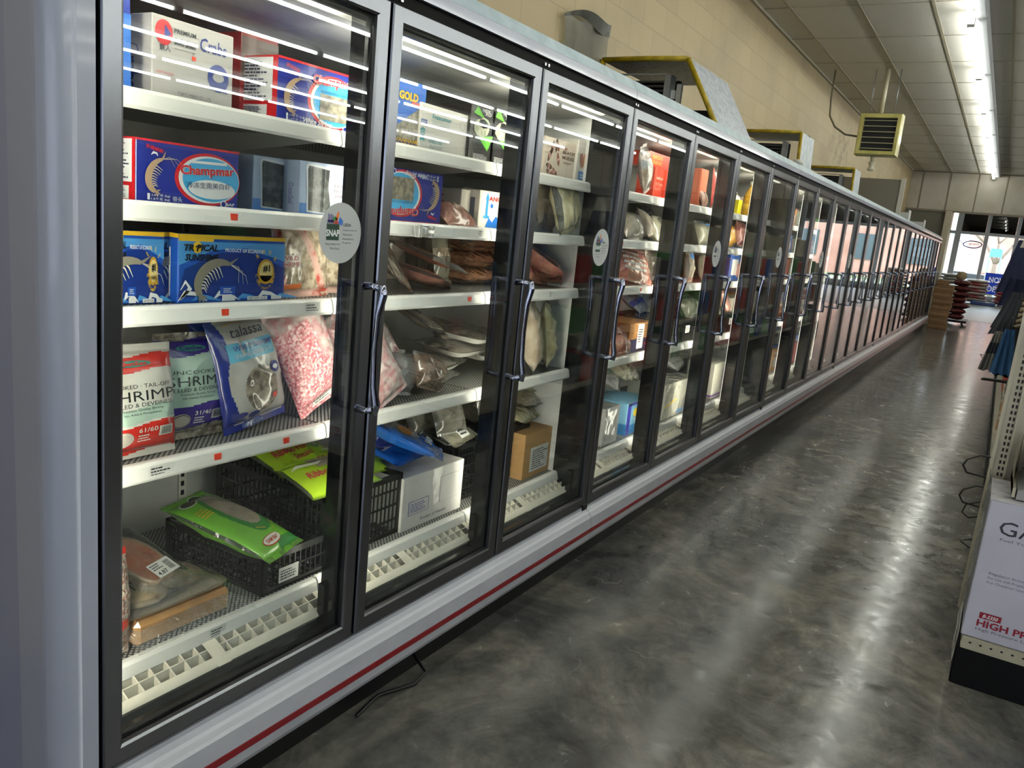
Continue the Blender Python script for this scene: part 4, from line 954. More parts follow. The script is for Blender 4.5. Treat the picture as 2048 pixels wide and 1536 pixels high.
# --- bottom of the first door
xE = lambda px, py, Y: at(px, py, y=Y).x
cx = xE(495, 1185, 1.61)
crate('plastic_crate', 'low black plastic crate with green bags in it at the bottom of the first door', (at(522, 1185, y=1.60).x, 1.60, ZE+.004), .29, .42, .115, 0, taglab=(.06, .02))
crate('plastic_crate', 'taller black plastic crate of ribbon fish steaks under the fourth shelf', (1.74, 1.63, ZE+.004), at(801, 1020, y=1.63).x-1.74, .50, .215, 0)
M_lime = P('lime_bag_film', '#79c23a', .28, coat=.8, bump=(14, .4, 3)); M_green = P('green_bag_film', '#2f8a34', .28, coat=.8, bump=(14, .4, 3)); M_fishin = P('pale_fish_in_bag', '#b8a99a', .3, mix=('#948678', 12, .4, .6), coat=.8, bump=(10, .3))
GR_ = [M_lime, M_green, M_fishin, M_film, C('c6402c'), INK('#f0efe8'), C('e7b23a'), INK('#3a2c20')]
def reg_green(u, v):
    if v < .05 or v > .97 or u < .02 or u > .98: return 3
    if ((u-.62)/.24)**2+((v-.60)/.27)**2 < 1: return 2
    if ((u-.60)/.31)**2+((v-.57)/.34)**2 < 1: return 1
    return 1 if v < .13 and u > .5 else 0
def art_green(f, w, h):
    f.ell(-w*.05, h*.145, w*.22, h*.045, 4, 1); f.ell(-w*.05, h*.145, w*.205, h*.038, 5, 2); f.txt('OAM BAY', -w*.2, h*.125, w*.3, h*.035, 4, 3, bold=.02)
    f.ell(-w*.22, h*.86, w*.16, h*.05, 5, 1); f.ell(-w*.22, h*.86, w*.14, h*.042, 7, 2); f.ell(w*.16, h*.93, w*.14, h*.04, 5, 1); f.ell(w*.16, h*.93, w*.12, h*.032, 7, 2)
    f.lines(-w*.40, h*.62, w*.22, h*.12, 4, 6, 1); f.strip([(-w*.05, h*.30), (w*.2, h*.22), (w*.42, h*.30)], .003, 6, 1)
bag('fish_bag', 'bright green bag of fish lying over the front rim of the low black crate', 'bag', (at(574, 1120, y=1.575).x, 1.575, ZE+.118), (-PI/2+.26, 0, .30), .19, .36, .065, GR_, region=reg_green, back=0, art=art_green, seed=37, cr=.006, nu=60, nv=90)
bag('fish_bag', 'green bag standing in the low crate under the bright green bag', 'bag', (at(545, 1120, y=1.7).x, 1.69, ZE+.06), (-PI/2+.1, 0, .15), .18, .34, .06, GR_, region=lambda u, v: 1 if ((u-.5)/.2)**2+((v-.4)/.2)**2 < 1 else 0, seed=41, cr=.006)
M_ylg = P('yellow_green_film', '#a6c92c', .28, coat=.8, bump=(14, .4, 3))
RF = [M_ylg, M_fishin, INK('#e9ede2'), C('b52b4a'), M_green, M_film]
def art_rib(f, w, h):
    f.txt('Ribbon Fish', -w*.34, h*.40, w*.55, h*.17, 3, 3, bold=.02, shear=.15); f.txt('Steaks', -w*.12, h*.22, w*.30, h*.13, 3, 3, bold=.01, shear=.15)
    f.strip([(-w*.42, h*.74), (-w*.3, h*.82), (-w*.05, h*.78), (w*.05, h*.84)], [.001, .016, .014, .002], 2, 1); f.ell(w*.33, h*.55, w*.10, h*.2, 4, 1); f.ell(w*.33, h*.55, w*.07, h*.14, 1, 2)
def reg_rib(u, v): return 5 if (u < .02 or u > .98 or v < .03) else (1 if v > .66 and u > .4 else 0)
TCX = 1.70
for i, (dx, dy, dz, rz, l) in enumerate(((.17, 1.70, .215, -.05, 'yellow green bag of ribbon fish steaks at the front of the tall crate'), (.20, 1.89, .235, .12, 'yellow green bag of ribbon fish steaks behind the front one in the tall crate'), (.30, 1.80, .205, -.3, 'yellow green bag under the others in the tall crate'))):
    bag('fish_bag', l, 'bag', (TCX+dx-.03, dy-.07, ZE+dz), (-PI/2+.28, 0, rz), .30, .19, .04, RF, region=reg_rib, art=art_rib, seed=43+i, cr=.005, group='yellow green bags in the tall crate')
# salmon tray, cut fish in film, brown block
M_salmon = P('salmon_steak', '#d67a54', .35, mix=('#dc9a7c', 12, .4, .6), coat=.5, bump=(30, .25)); M_skin = P('fish_fat_rim', '#c9ad92', .35, coat=.5)
M_blk = P('black_foam', '#1b1c1d', .5)
def f_salmon(t, w, d, h):
    b = MB()
    def fn(u, v):
        a = 2*PI*u; rx, ry = w*.36, d*.42; k = 1-.25*max(0, math.cos(a+PI/2))**8
        r_ = min(v/.75, 1) if v < .75 else 1; z = h+.012 if v < .75 else h+.012-(v-.75)*4*.028
        return (rx*r_*k*math.cos(a), ry*r_*k*math.sin(a), z+.004*math.cos(r_*5))
    b.grid(fn, 36, 12, mi=lambda u, v: 1 if v > .66 else 0); b.build('fish_steak', [M_salmon, M_skin], parent=t)
tray('fish_tray', 'pink fish steak on a black tray with a white price label', 'tray', (1.205, 1.765, ZE+.125), (.40, -.06, .22), .155, .24, .018, M_blk, f_salmon, lab=(-.03, -.085))
def f_pale(t, w, d, h):
    for i, c in enumerate(((-.2*w, .0), (.2*w, .02))): blob('fish_slice', P('pale_fish_slice', '#a9977c', .4, mix=('#7e6a52', 16, .45, .62), coat=.5), t, (c[0], c[1], h+.012), (w*.22, d*.36, .016), seed=i+3, amp=.03)
tray('fish_tray', 'two pale fish slices in clear film lying on the brown block', 'tray', (1.215, 1.695, ZE+.073), (.02, 0, .02), .31, .17, .012, P('clear_tray', '#9c8d76', .3), f_pale, film=M_film)
tray('fish_tray', 'small pale fish on a black tray at the back left of the bottom shelf', 'tray', (1.20, 2.08, ZE+.15), (.1, 0, .2), .20, .17, .02, M_blk, lambda t, w, d, h: blob('fish_piece', P('pale_yellow_fish', '#b7a878', .4, coat=.5), t, (.02, 0, h+.01), (.05, .035, .018), seed=8, amp=.05))
tray('fish_tray', 'pink fish steak on a black tray cut off by the left door frame', 'tray', (1.01, 1.74, ZE+.15), (.35, 0, .15), .15, .2, .018, M_blk, f_salmon)
tray('fish_tray', 'dark fish strip on a tray beside the low crate', 'tray', (1.27, 1.90, ZE+.075), (.05, -.06, .1), .12, .2, .018, M_blk, lambda t, w, d, h: blob('fish_strip', P('brown_fish_strip', '#6e5241', .4, coat=.5), t, (0, 0, h+.01), (.05, .1, .012), seed=9, amp=.05))
m = MB(); m.rbox(0, .28, 0, .22, 0, .066, .012); tag(m.build('brown_block', P('wrapped_brown_block', '#b58a58', .25, mix=('#a67a4a', 9, .4, .6), coat=.9, bump=(24, .5, 3)), loc=(1.09, 1.605, ZE+.004), rot=(0, 0, .0)), 'brown frozen block wrapped in clear film at the front of the bottom shelf', 'food pack')
b = MB(); cn = crink(77, 9, 30, 110)
b.grid(lambda u, v: (u*.34, v*.10-.012*u, .06+.012*math.sin(u*3)-(.05*(1-v)**2)+.006*cn(u*.34, v*.1)), 34, 12)
tag(b.build('loose_film', M_film, loc=(1.07, 1.565, ZE)), 'loose clear film hanging over the front of the brown block', 'film')
bag('rice_bag', 'red and white pebbly bag standing at the lower left corner behind the door frame', 'bag', (1.015, 1.61, ZE), (-.1, .06, .2), .14, .26, .06, [P('pebbly_white_bag', '#cdbcae', .35, mix=('#a8685c', 110, .5, .6), coat=.5, bump=(110, .8)), M_br], region=lambda u, v: 1 if v > .93 or (.28 < v < .36 and u > .6) else 0, seed=51, cr=.005)
# ================================================================ goods: second door (between joints 1 and 2)
def bagpx(name, label, cat, pb, Y, z, rot, w, h, t, mats, **kw):
    """bag whose lower middle sits at the pixel's x on plane y=Y"""
    p = at(*pb, y=Y); return bag(name, label, cat, (p.x, Y, z), rot, w, h, t, mats, **kw)
M_vac = P('vacuum_packed_fish', '#a79a8d', .25, mix=('#7d7063', 11, .4, .6, 5), coat=1, bump=(28, .9, 3))
M_vacl = P('vacuum_packed_pale', '#c4b7a6', .25, mix=('#a3937f', 14, .4, .6, 5), coat=1, bump=(26, .9, 3))
M_vacp = P('vacuum_packed_pink', '#c98f7c', .25, mix=('#a8685c', 16, .4, .6, 5), coat=1, bump=(30, .9, 3))
M_vacg = P('vacuum_packed_grey', '#8b8878', .25, mix=('#5d5b4e', 9, .4, .6, 5), coat=1, bump=(24, .9, 3))
M_vacc = P('vacuum_packed_cream', '#d6cda8', .25, mix=('#b8ad86', 14, .4, .6, 5), coat=1, bump=(24, 1.0, 3))
M_orangef = P('orange_fillet', '#c4582a', .3, mix=('#dd8a5c', 20, .45, .62), coat=.7, bump=(20, .3))
M_foamw = P('white_foam', '#d8d6cf', .5)
def art_gold(F, S, w, d, h):
    F.txt('GOLD', w*.10, h*.70, w*.62, h*.13, 1, 3, bold=.05); F.rect(w*.52, h*.66, w*.92, h*.70, 2, 2)
    F.poly([(w*.02, h*.28), (w*.90, h*.68), (w*.78, h*.12), (w*.02, h*.12)], 3, 2); F.poly([(w*.0, h*.10), (w, h*.10), (w, 0), (0, 0)], 4, 3); F.txt('VANNAMEI', w*.05, h*.07, w*.8, h*.06, 1, 4, bold=.03); F.txt('WHITE SHRIMP', w*.05, h*.01, w*.8, h*.05, 1, 4, bold=.03)
cart_px('shrimp_carton', 'blue carton with yellow lettering and a slanted window on the top shelf', (785, 285), (846, 290), (800, 150), 1.63, .12, [INK('#2f62b8'), INK('#e8b820'), INK('#c83a30'), CH[6], INK('#223a8c')], art_gold, zs=ZA)
def art_fresc(F, S, w, d, h):
    F.txt('Frescomar', w*.22, h*.72, w*.40, h*.10, 1, 2, bold=.02); F.txt('SEATOUCH', w*.22, h*.60, w*.36, h*.09, 2, 2)
    F.rect(0, h*.55, w*.12, h*.66, 3, 2); F.txt('BAP', w*.02, h*.58, w*.08, h*.05, 0, 3); F.txt('HEADLESS', w*.18, h*.26, w*.22, h*.045, 2, 2); F.txt('SHELL-ON', w*.18, h*.20, w*.26, h*.055, 1, 2, bold=.02)
    F.ell(w*.86, h*.72, w*.06, h*.10, 4, 2); F.ell(w*.86, h*.72, w*.045, h*.08, 0, 3); F.lines(w*.2, h*.04, w*.4, h*.12, 3, 2, 2)
    for k in range(4): F.strip([(w*.0, h*(.22+k*.07)), (w*.05, h*(.26+k*.07)), (w*.09, h*(.22+k*.07))], .006, 1, 2)
cart_px('seafood_carton', 'white carton with teal lettering on the top shelf of the second door', (838, 293), (937, 312), (845, 197), 1.62, .16, [P('white_card', '#cfccc6', .45), INK('#2f8f9a'), INK('#8fa3a8'), INK('#2f4f9a'), INK('#b9b9b4')], art_fresc, zs=ZA, rz=.04)
def art_blk(F, S, w, d, h):
    F.poly([(w*.25, h), (w*.1, h*.86), (w*.55, h*.80)], 1, 2); F.poly([(w*.35, h*.45), (w*.95, h*.52), (w*.75, h*.22)], 1, 2); F.ell(w*.45, h*.62, w*.32, h*.17, 2, 3, 9); F.ell(w*.55, h*.72, w*.22, h*.10, 2, 3, 7)
    F.txt('XO', w*.55, h*.86, w*.25, h*.06, 3, 3); F.txt('NDX', w*.45, h*.92, w*.3, h*.05, 3, 3); F.lines(w*.2, h*.05, w*.6, h*.1, 4, 3, 2); S.ell(d*.5, h*.35, d*.2, h*.08, 4, 1)
for i, (a, c, l) in enumerate((((935, 310), (984, 318), 'left one of two black cartons with green leaf print'), ((978, 320), (1022, 327), 'right one of two black cartons with green leaf print'))):
    cart_px('seafood_carton', l+' on the top shelf', a, c, (a[0]+10, a[1]-112), 1.62, .2, [INK('#231f20'), INK('#5fae35'), P('white_shrimp_print', '#c9c3b4', .4, mix=('#8f9a80', 60, .4, .6)), INK('#e6e6e6'), INK('#a83a2c')], art_blk, zs=ZA, group='black cartons on the top shelf')
bagpx('food_bag', 'dark green bag lying on top behind the white carton of the second door', 'bag', (880, 250), 1.84, ZA+.12, (-1.2, 0, .2), .30, .2, .06, [P('dark_green_film', '#2f4a2c', .3, coat=.8, bump=(20, .8, 3))], seed=61)
# second shelf
def art_rw(F, S, w, d, h):
    for k in range(3): F.rect(w*(.28+.24*k), 0, w*(.36+.24*k), h, 1, 1)
cart_px('red_carton', 'red and white striped carton at the back of the second shelf', (785, 345), (872, 352), (785, 305), 1.80, .12, [INK('#b8292c'), INK('#d9cfc8')], art_rw, zs=ZB+.10)
m = MB(); m.box(0, .3, 0, .2, 0, .1); tag(m.build('brown_carton', C('7d6246'), loc=(1.90, 1.80, ZB)), 'plain carton under the striped red one at the back of the second shelf', 'carton')
cart_px('shrimp_carton', 'blue shrimp carton standing upside down at the left of the second door', (757, 443), (880, 448), (783, 335), 1.61, .10, CH, lambda F, S, w, d, h: art_champ(F, S, w, d, h, window=True, flipv=True), zs=ZB, b=.003)
def art_angel(F, S, w, d, h):
    F.txt('ANGELS GATE', w*.20, h*.74, w*.78, h*.13, 1, 2, bold=.03); F.txt('FROZEN SHRIMP', w*.5, h*.62, w*.46, h*.07, 1, 2); F.rect(w*.14, h*.35, w*.19, h*.78, 2, 2); F.poly([(w*.12, h*.78), (w*.165, h*.95), (w*.21, h*.78)], 2, 2); F.rect(w*.10, h*.28, w*.23, h*.35, 2, 2)
    F.poly([(w*.15, h*.05), (w*.22, h*.30), (w*.30, h*.18), (w*.38, h*.36), (w*.5, h*.20), (w*.5, h*.04)], 3, 3); F.rect(w*.55, h*.12, w*.8, h*.4, 4, 2); F.ell(w*.27, h*.62, w*.03, h*.06, 3, 2)
    S.lines(d*.1, h*.15, d*.45, h*.7, 9, 1, 2); S.rect(d*.70, h*.25, d*.85, h*.8, 5, 2)
AN = [P('cream_card', '#d8d1c4', .45), INK('#b3242c'), INK('#3a8fc8'), INK('#2a6fc0'), INK('#b6b19c'), INK('#2a3550')]
cart_px('shrimp_carton', 'white carton with red lettering and a blue lighthouse on the second shelf', (955, 452), (1040, 460), (962, 375), 1.62, .13, AN, art_angel, zs=ZB)
cart_px('shrimp_carton', 'twin of the lighthouse carton, standing left behind it', (918, 448), (960, 452), (920, 372), 1.66, .13, AN, lambda F, S, w, d, h: art_angel(F, S, w*2, d, h) if False else S.lines(d*.1, h*.15, d*.45, h*.7, 9, 1, 2), zs=ZB)
bagpx('meat_bag', 'clear pack of pink meat in front of the lighthouse carton', 'bag', (928, 452), 1.60, ZB+.0, (-.95, 0, .05), .19, .12, .06, [M_vacp, M_film], region=lambda u, v: 1 if u > .95 or v > .93 else 0, seed=63, cr=.006)
b = MB(); b.tube([(0, 0, 0), (.075, 0, 0)], .016, n=10); b.box(.0, .012, -.017, .0, -.019, .019); b.box(.063, .075, -.017, 0, -.019, .019)
p = at(830, 457, y=1.555); tag(b.build('label_holder', M_filmc, loc=(p.x, 1.553, ZB-.02)), 'clear plastic label tube clipped on the second shelf rail', 'label holder')
# third shelf
bagpx('fish_bag', 'pale vacuum packed fish slab leaning at the left of the third shelf, second door', 'bag', (812, 590), 1.62, ZCc, (-.75, .35, .25), .15, .30, .03, [M_vacl, M_film], region=lambda u, v: 1 if v < .05 or v > .95 or u < .04 or u > .96 else 0, seed=65, cr=.004)
def f_orange(f, w, h): f.rect(-w*.12, h*.08, w*.22, h*.20, 2, 1); f.lines(-w*.1, h*.09, w*.28, h*.09, 3, 3, 3)
bagpx('fish_bag', 'orange fillet in a clear bag lying pointed to the right on the third shelf', 'bag', (935, 580), 1.615, ZCc+.06, (-PI/2+.32, 0, .95), .135, .32, .02, [M_film, M_orangef, M_label, M_ink], region=lambda u, v: 1 if .22 < v < .93 and .14 < u < .86 else 0, back=lambda u, v: 1 if .22 < v < .93 and .14 < u < .86 else 0, art=f_orange, seed=67, cr=.006, seal=.06)
bagpx('fish_bag', 'clear bag of pink fish under the orange fillet', 'bag', (900, 585), 1.64, ZCc, (-1.35, .2, .6), .20, .28, .05, [M_vacp, M_film], region=lambda u, v: 1 if v < .16 or v > .9 or u < .06 else 0, seed=69, cr=.006)
bagpx('fish_bag', 'clear pack with a blue label standing behind the orange fillet', 'bag', (888, 560), 1.82, ZCc, (-.2, 0, .1), .12, .23, .04, [M_vacg, INK('#3a6fa8'), M_shb], region=lambda u, v: 1 if v > .75 else (2 if .45 < v < .6 else 0), seed=71, cr=.004)
for i in range(3):
    bagpx('fish_bag', ['lowest of the long brown fish packs piled at the right of the third shelf', 'middle one of the long brown fish packs at the right of the third shelf', 'topmost of the long brown fish packs at the right of the third shelf'][i], 'bag', (985, 575), 1.74+.02*i, ZCc+.002+.062*i, (-PI/2+.05, 0, .1-.05*i), .40, .22, .06, [P('brown_fish_pack', '#a87a5c', .25, mix=('#7c5540', 14, .4, .6, 5), coat=1, bump=(30, .8, 3)), M_film], seed=73+i, cr=.005, group='brown fish packs')
for i in range(3):
    bagpx('fish_bag', ['leftmost of the clear packs standing at the back of the third shelf', 'middle one of the clear packs standing at the back of the third shelf', 'rightmost of the clear packs standing at the back of the third shelf'][i], 'bag', (790+30*i, 560), 2.0, ZCc, (-.1, 0, .1*i), .13, .2, .04, [M_vac, M_film], region=lambda u, v: 1 if v > .9 else 0, seed=77+i, group='clear packs at the back of the third shelf')
# fourth shelf: trays, head chunk
def f_fish(t, w, d, h):
    for i in range(2): blob('whole_fish', P('grey_whole_fish', '#9b8c7c', .35, mix=('#6f6358', 14, .4, .6), coat=.7), t, (0, (-.22+.44*i)*d, h*.8), (w*.44, d*.2, .02), seed=i+20, amp=.05, sq=2)
stk = [((830, 752), .010, 0), ((850, 740), .052, .12), ((900, 735), .094, -.05), ((955, 720), .056, .3), ((930, 700), .138, .1)]
TL_ = ['lowest foam tray of fish at the left of the fourth shelf pile', 'second foam tray of fish from below in the left pile', 'third foam tray of fish from below in the fourth shelf pile', 'foam tray of fish poking out at the right of the pile', 'topmost foam tray of fish in the pile on the fourth shelf']
for i, ((px, py), dz, rz) in enumerate(stk):
    p = at(px, py, y=1.78); tray('fish_tray', TL_[i], 'tray', (p.x+.05, 1.80, ZD+dz+.002), (.10, .05, rz+.2), .34, .20, .024, M_foamw, f_fish, film=M_film, group='foam trays of fish on the fourth shelf')
for i in range(2):
    bagpx('fish_bag', ['clear bag of fish lying above the tray pile', 'clear bag of fish hanging over the front of the tray pile'][i], 'bag', (880+50*i, 700), 1.72, ZD+.175-.1*i, (-1.1, .2, .3-.6*i), .18, .26, .035, [M_vac, M_film], region=lambda u, v: 1 if v < .1 or v > .86 or u < .08 or u > .92 else 0, seed=81+i, cr=.006)
bagpx('fish_bag', 'brown fish head chunk in a twisted clear bag at the front of the fourth shelf', 'bag', (858, 782), 1.63, ZD, (-.35, .25, .1), .17, .13, .11, [P('fish_head_pack', '#8f7767', .25, mix=('#5e4a3e', 30, .45, .6, 5), coat=1, bump=(34, .9, 3)), M_filmc], region=lambda u, v: 1 if v > .88 and u < .5 else 0, seed=85, cr=.010, seal=.04)
bagpx('fish_bag', 'small clear bag left of the fish head chunk', 'bag', (800, 790), 1.66, ZD, (-.3, .15, .1), .14, .16, .09, [M_filmc], seed=87, cr=.010)
bagpx('fish_bag', 'white frosted bag at the very left of the second door on the fourth shelf', 'bag', (785, 822), 1.60, ZD, (-.25, -.45, .0), .15, .20, .05, [M_frost], seed=88, cr=.005)
# bottom: white carton, blue bag, grey packs, crate
def art_white(F, S, w, d, h):
    F.rect(w*.10, h*.26, w*.42, h*.52, 1, 1); F.rect(w*.11, h*.27, w*.41, h*.51, 0, 2); F.lines(w*.13, h*.30, w*.25, h*.18, 5, 1, 3); F.txt('Product of Vietnam', w*.30, h*.10, w*.42, h*.06, 2, 2, bold=.02)
    F.rect(w*.6, h*.3, w*.92, h*.8, 2, 1); F.rect(w*.604, h*.305, w*.916, h*.795, 0, 2)
cart_px('white_carton', 'white carton wrapped in clear film in front of the crates of the second door', (798, 1092), (918, 1040), (805, 985), 1.62, .30, [P('grey_white_card', '#cfcdca', .4, coat=.5, bump=(16, .25, 3)), INK('#4a5aa0'), INK('#6f6f78')], art_white, zs=ZE, rz=.0)
M_bluef = P('bright_blue_film', '#1f63c0', .22, coat=1, bump=(26, .9, 3)); M_iced = P('icy_contents', '#b9bcc0', .3, mix=('#8f959b', 20, .4, .6), coat=1, bump=(26, .6, 3))
def art_sea(f, w, h):
    f.txt('SEAFOOD', -w*.10, h*.14, w*.5, h*.07, 2, 3, bold=.02); f.ell(-w*.12, h*.42, w*.14, h*.075, 3, 2); f.lines(-w*.2, h*.39, w*.16, h*.06, 3, 4, 3); f.txt('Mix', w*.1, h*.33, w*.25, h*.07, 3, 3, bold=.03, rot=.1)
BLB = [M_bluef, M_iced, INK('#e6ecf4'), INK('#e08a2c'), INK('#35383c'), M_purp]
bagpx('seafood_bag', 'blue bag of frozen seafood draped over the white carton', 'bag', (880, 985), 1.56, ZE+.26, (-PI/2+.38, .1, .62), .24, .38, .05, BLB, region=lambda u, v: 1 if ((u-.48)/.34)**2+((v-.60)/.32)**2 < 1 else 0, art=art_sea, seed=89, cr=.008)
bagpx('seafood_bag', 'second blue bag lying under the first on the white carton', 'bag', (830, 1010), 1.66, ZE+.225, (-PI/2+.2, 0, .1), .26, .30, .05, BLB, region=lambda u, v: 1 if v > .3 and .1 < u < .9 else 0, seed=91, cr=.010)
bagpx('seafood_bag', 'small dark blue bag poking up at the left edge of the second door', 'bag', (772, 905), 1.74, ZE+.25, (-.3, .3, .1), .12, .16, .05, [M_navy, M_iced], seed=92, cr=.008)
M_dk = P('dark_vacuum_pack', '#5e5d55', .22, mix=('#83817a', 10, .45, .6, 5), coat=1, bump=(22, .9, 3))
gp = [((905, 880), 1.70, .26, 'grey vacuum pack standing under the fourth shelf rail in the second door'), ((850, 875), 1.78, .27, 'darker vacuum pack left of the standing grey one'), ((980, 870), 1.74, .28, 'grey vacuum pack at the right under the fourth shelf rail'), ((800, 870), 1.82, .30, 'vacuum pack furthest left at the back of the bottom shelf')]
for i, ((px, py), Y, dz, l) in enumerate(gp):
    bagpx('fish_bag', l, 'bag', (px, py), Y, ZE+dz, (-.45, .1*(-1)**i, .2*(i % 2)), .21, .20, .05, [M_dk, M_vacg, M_filmc], region=lambda u, v: 2 if v > .9 or v < .05 else 0, seed=93+i, cr=.007)
crate('plastic_crate', 'black plastic crate at the right end of the second door bottom shelf', (xE(905, 1010, 1.66), 1.66, ZE+.004), .36, .50, .23, 0)
bagpx('fish_bag', 'grey fish pack with a paper label lying on the rim of the right crate', 'bag', (930, 945), 1.66, ZE+.235, (-PI/2+.25, 0, .2), .24, .24, .05, [M_vacg, M_label, M_ink, M_film], region=lambda u, v: 3 if u < .04 or u > .96 else 0, art=lambda f, w, h: (f.rect(-w*.1, h*.08, w*.25, h*.4, 1, 1), f.lines(-w*.07, h*.1, w*.28, h*.26, 4, 2, 2)), seed=99, cr=.006)
bagpx('fish_bag', 'clear fish pack deeper in the right crate', 'bag', (985, 930), 1.80, ZE+.21, (-PI/2+.15, 0, -.3), .26, .26, .05, [M_dk], seed=101, cr=.006)
# ================================================================ goods: third door
MU = [P('mussel_card', '#cfc2b4', .45), INK('#d9a79a'), INK('#6b5148'), INK('#a06a5a'), INK('#3a3a40'), INK('#2a7fc8'), INK('#2c3f7a'), INK('#e8e6e2'), INK('#c98a3a')]
def art_mus(F, S, w, d, h):
    rd = random.Random(3)
    for k in range(9): a = rd.uniform(.05, .5); c = rd.uniform(.05, .95); F.ell(w*a, h*c, w*.10, h*.07, 2+k % 2, 2, 14, rot=rd.uniform(0, 3)); F.ell(w*a, h*c, w*.05, h*.035, 1, 3, 12, rot=rd.uniform(0, 3))
    F.txt('BEACH', w*.55, h*.66, w*.38, h*.09, 2, 2, bold=.02); F.txt('MUSSEL', w*.55, h*.52, w*.40, h*.09, 2, 2, bold=.02); F.lines(w*.6, h*.4, w*.3, h*.06, 2, 2, 2); F.ell(w*.64, h*.80, w*.05, h*.03, 3, 2)
    for k in range(4): S.ell(d*(.2+.2*k), h*(.2+.2*k), d*.1, h*.05, 2, 2, 12)
cart_px('mussel_carton', 'cream carton printed with mussels on the top shelf of the third door', (1085, 342), (1148, 353), (1090, 262), 1.62, .15, MU, art_mus, zs=ZA)
def art_mus2(F, S, w, d, h):
    F.rect(w*.4, h*.84, w*.66, h, 6, 2)
    for k in range(4): F.ell(w*(.25+.17*k), h*.52, w*.10, h*.18, 8 if k % 2 else 3, 2, 16, rot=.3-.2*k)
    F.rect(w*.15, h*.06, w*.72, h*.26, 5, 2); F.lines(w*.2, h*.09, w*.45, h*.12, 2, 7, 3)
cart_px('mussel_carton', 'white carton with an orange mussel picture and a blue square on the top shelf', (1150, 354), (1186, 360), (1154, 268), 1.61, .15, [INK('#dad6ce')]+MU[1:], art_mus2, zs=ZA)
bagpx('fish_bag', 'shiny cream coloured vacuum bag sticking out over the second rail of the third door', 'bag', (1140, 478), 1.585, ZB-.005, (-.25, -.2, .15), .25, .235, .06, [M_vacc, M_film], region=lambda u, v: 1 if u < .10 or v > .88 or u > .93 else 0, seed=103, cr=.009)
bagpx('fish_bag', 'second cream vacuum bag behind the shiny one', 'bag', (1095, 470), 1.72, ZB, (-.2, .1, .1), .22, .22, .05, [M_vacl, M_film], region=lambda u, v: 1 if v > .9 else 0, seed=104, cr=.007)
bagpx('fish_bag', 'clear bag of pink fillets lying at the front of the third shelf, third door', 'bag', (1120, 588), 1.62, ZCc, (-1.0, .35, .5), .24, .26, .07, [M_vacp, M_film], region=lambda u, v: 1 if v > .93 or u < .03 else 0, seed=105, cr=.008)
bagpx('fish_bag', 'pink fillet bag to the left behind the front one, third door', 'bag', (1080, 585), 1.70, ZCc, (-.9, .1, .2), .22, .24, .07, [M_vacp, M_film], seed=106, cr=.008)
for i in range(5):
    bagpx('fish_bag', '%s thin clear strip of fish at the back of the third door' % ['leftmost', 'second from left', 'middle one', 'second from right', 'rightmost'][i], 'bag', (1085+20*i, 560), 1.95-.02*i, ZCc, (-.05, .25, .6), .07, .23, .02, [P('brown_strip', '#8a6a5c', .3, coat=.9), M_filmc], region=lambda u, v: 1 if u < .25 or u > .75 else 0, seed=107+i, cr=.003, group='thin fish strips')
for i in range(2):
    bagpx('fish_bag', ['left one of two pale bags standing on the fourth shelf of the third door', 'right one of two pale bags standing on the fourth shelf of the third door'][i], 'bag', (1068+27*i, 752-6*i), 1.62+.02*i, ZD, (-.12, -.18, .45), .16, .31, .08, [M_vacc if i else M_vacl, M_film], region=lambda u, v: 1 if v < .05 else 0, seed=113+i, cr=.008, sag=.7, group='pale standing bags')
for i in range(3):
    bagpx('meat_bag', '%s of the blue printed packs at the back of the fourth shelf, third door' % ['lowest', 'middle one', 'topmost'][i], 'bag', (1125, 640), 1.82, ZD+.10+.055*i, (-PI/2+.1, 0, .2), .34, .22, .05, [P('blue_red_pack', '#3a4a8c', .28, mix=('#b05a5a', 9, .5, .6), coat=.9, bump=(20, .7, 3))], seed=116+i, cr=.006, group='blue packs third door')
m = MB(); m.box(0, .32, 0, .22, 0, .10); tag(m.build('dark_carton', C('3a3a3c'), loc=(at(1100, 700, y=1.82).x, 1.83, ZD)), 'dark carton under the blue printed packs at the back', 'carton')
def art_brown(F, S, w, d, h): F.rect(w*.18, h*.12, w*.68, h*.66, 1, 1); F.lines(w*.24, h*.16, w*.38, h*.45, 9, 2, 2); F.rect(w*.5, h*.52, w*.66, h*.54, 2, 3)
cart_px('brown_carton', 'brown carton with a white paper label at the bottom of the third door', (1040, 985), (1112, 932), (1040, 898), 1.62, .22, [P('kraft_card', '#b9905c', .6), M_label, M_ink], art_brown, zs=ZE)
crate('plastic_crate', 'black plastic crate left of the brown carton in the third door', (xE(1010, 985, 1.68), 1.68, ZE+.004), .16, .45, .22, 0)
for i, (px, py, Y, dz, mt) in enumerate(((1065, 880, 1.66, .235, M_vacc), (1085, 850, 1.68, .28, M_vacl), (1070, 825, 1.72, .325, M_vacc), (1095, 870, 1.80, .25, M_vacg))):
    bagpx('fish_bag', ['lowest pale bag on the crate at the bottom of the third door', 'second pale bag of the pile at the bottom of the third door', 'topmost pale bag of the pile at the bottom of the third door', 'grey bag at the back of the pile in the third door'][i], 'bag', (px, py), Y, ZE+dz, (-PI/2+.15, .05, .3-.2*i), .34, .26, .06, [mt, M_film], region=lambda u, v: 1 if u > .93 or v > .95 else 0, seed=120+i, cr=.010)
bagpx('fish_bag', 'light blue bag under the fourth shelf of the third door', 'bag', (1095, 790), 1.78, ZE+.36, (-1.2, 0, .1), .34, .20, .08, [P('light_blue_film', '#5fa0bd', .25, coat=1, bump=(20, .9, 3))], seed=125, cr=.008)
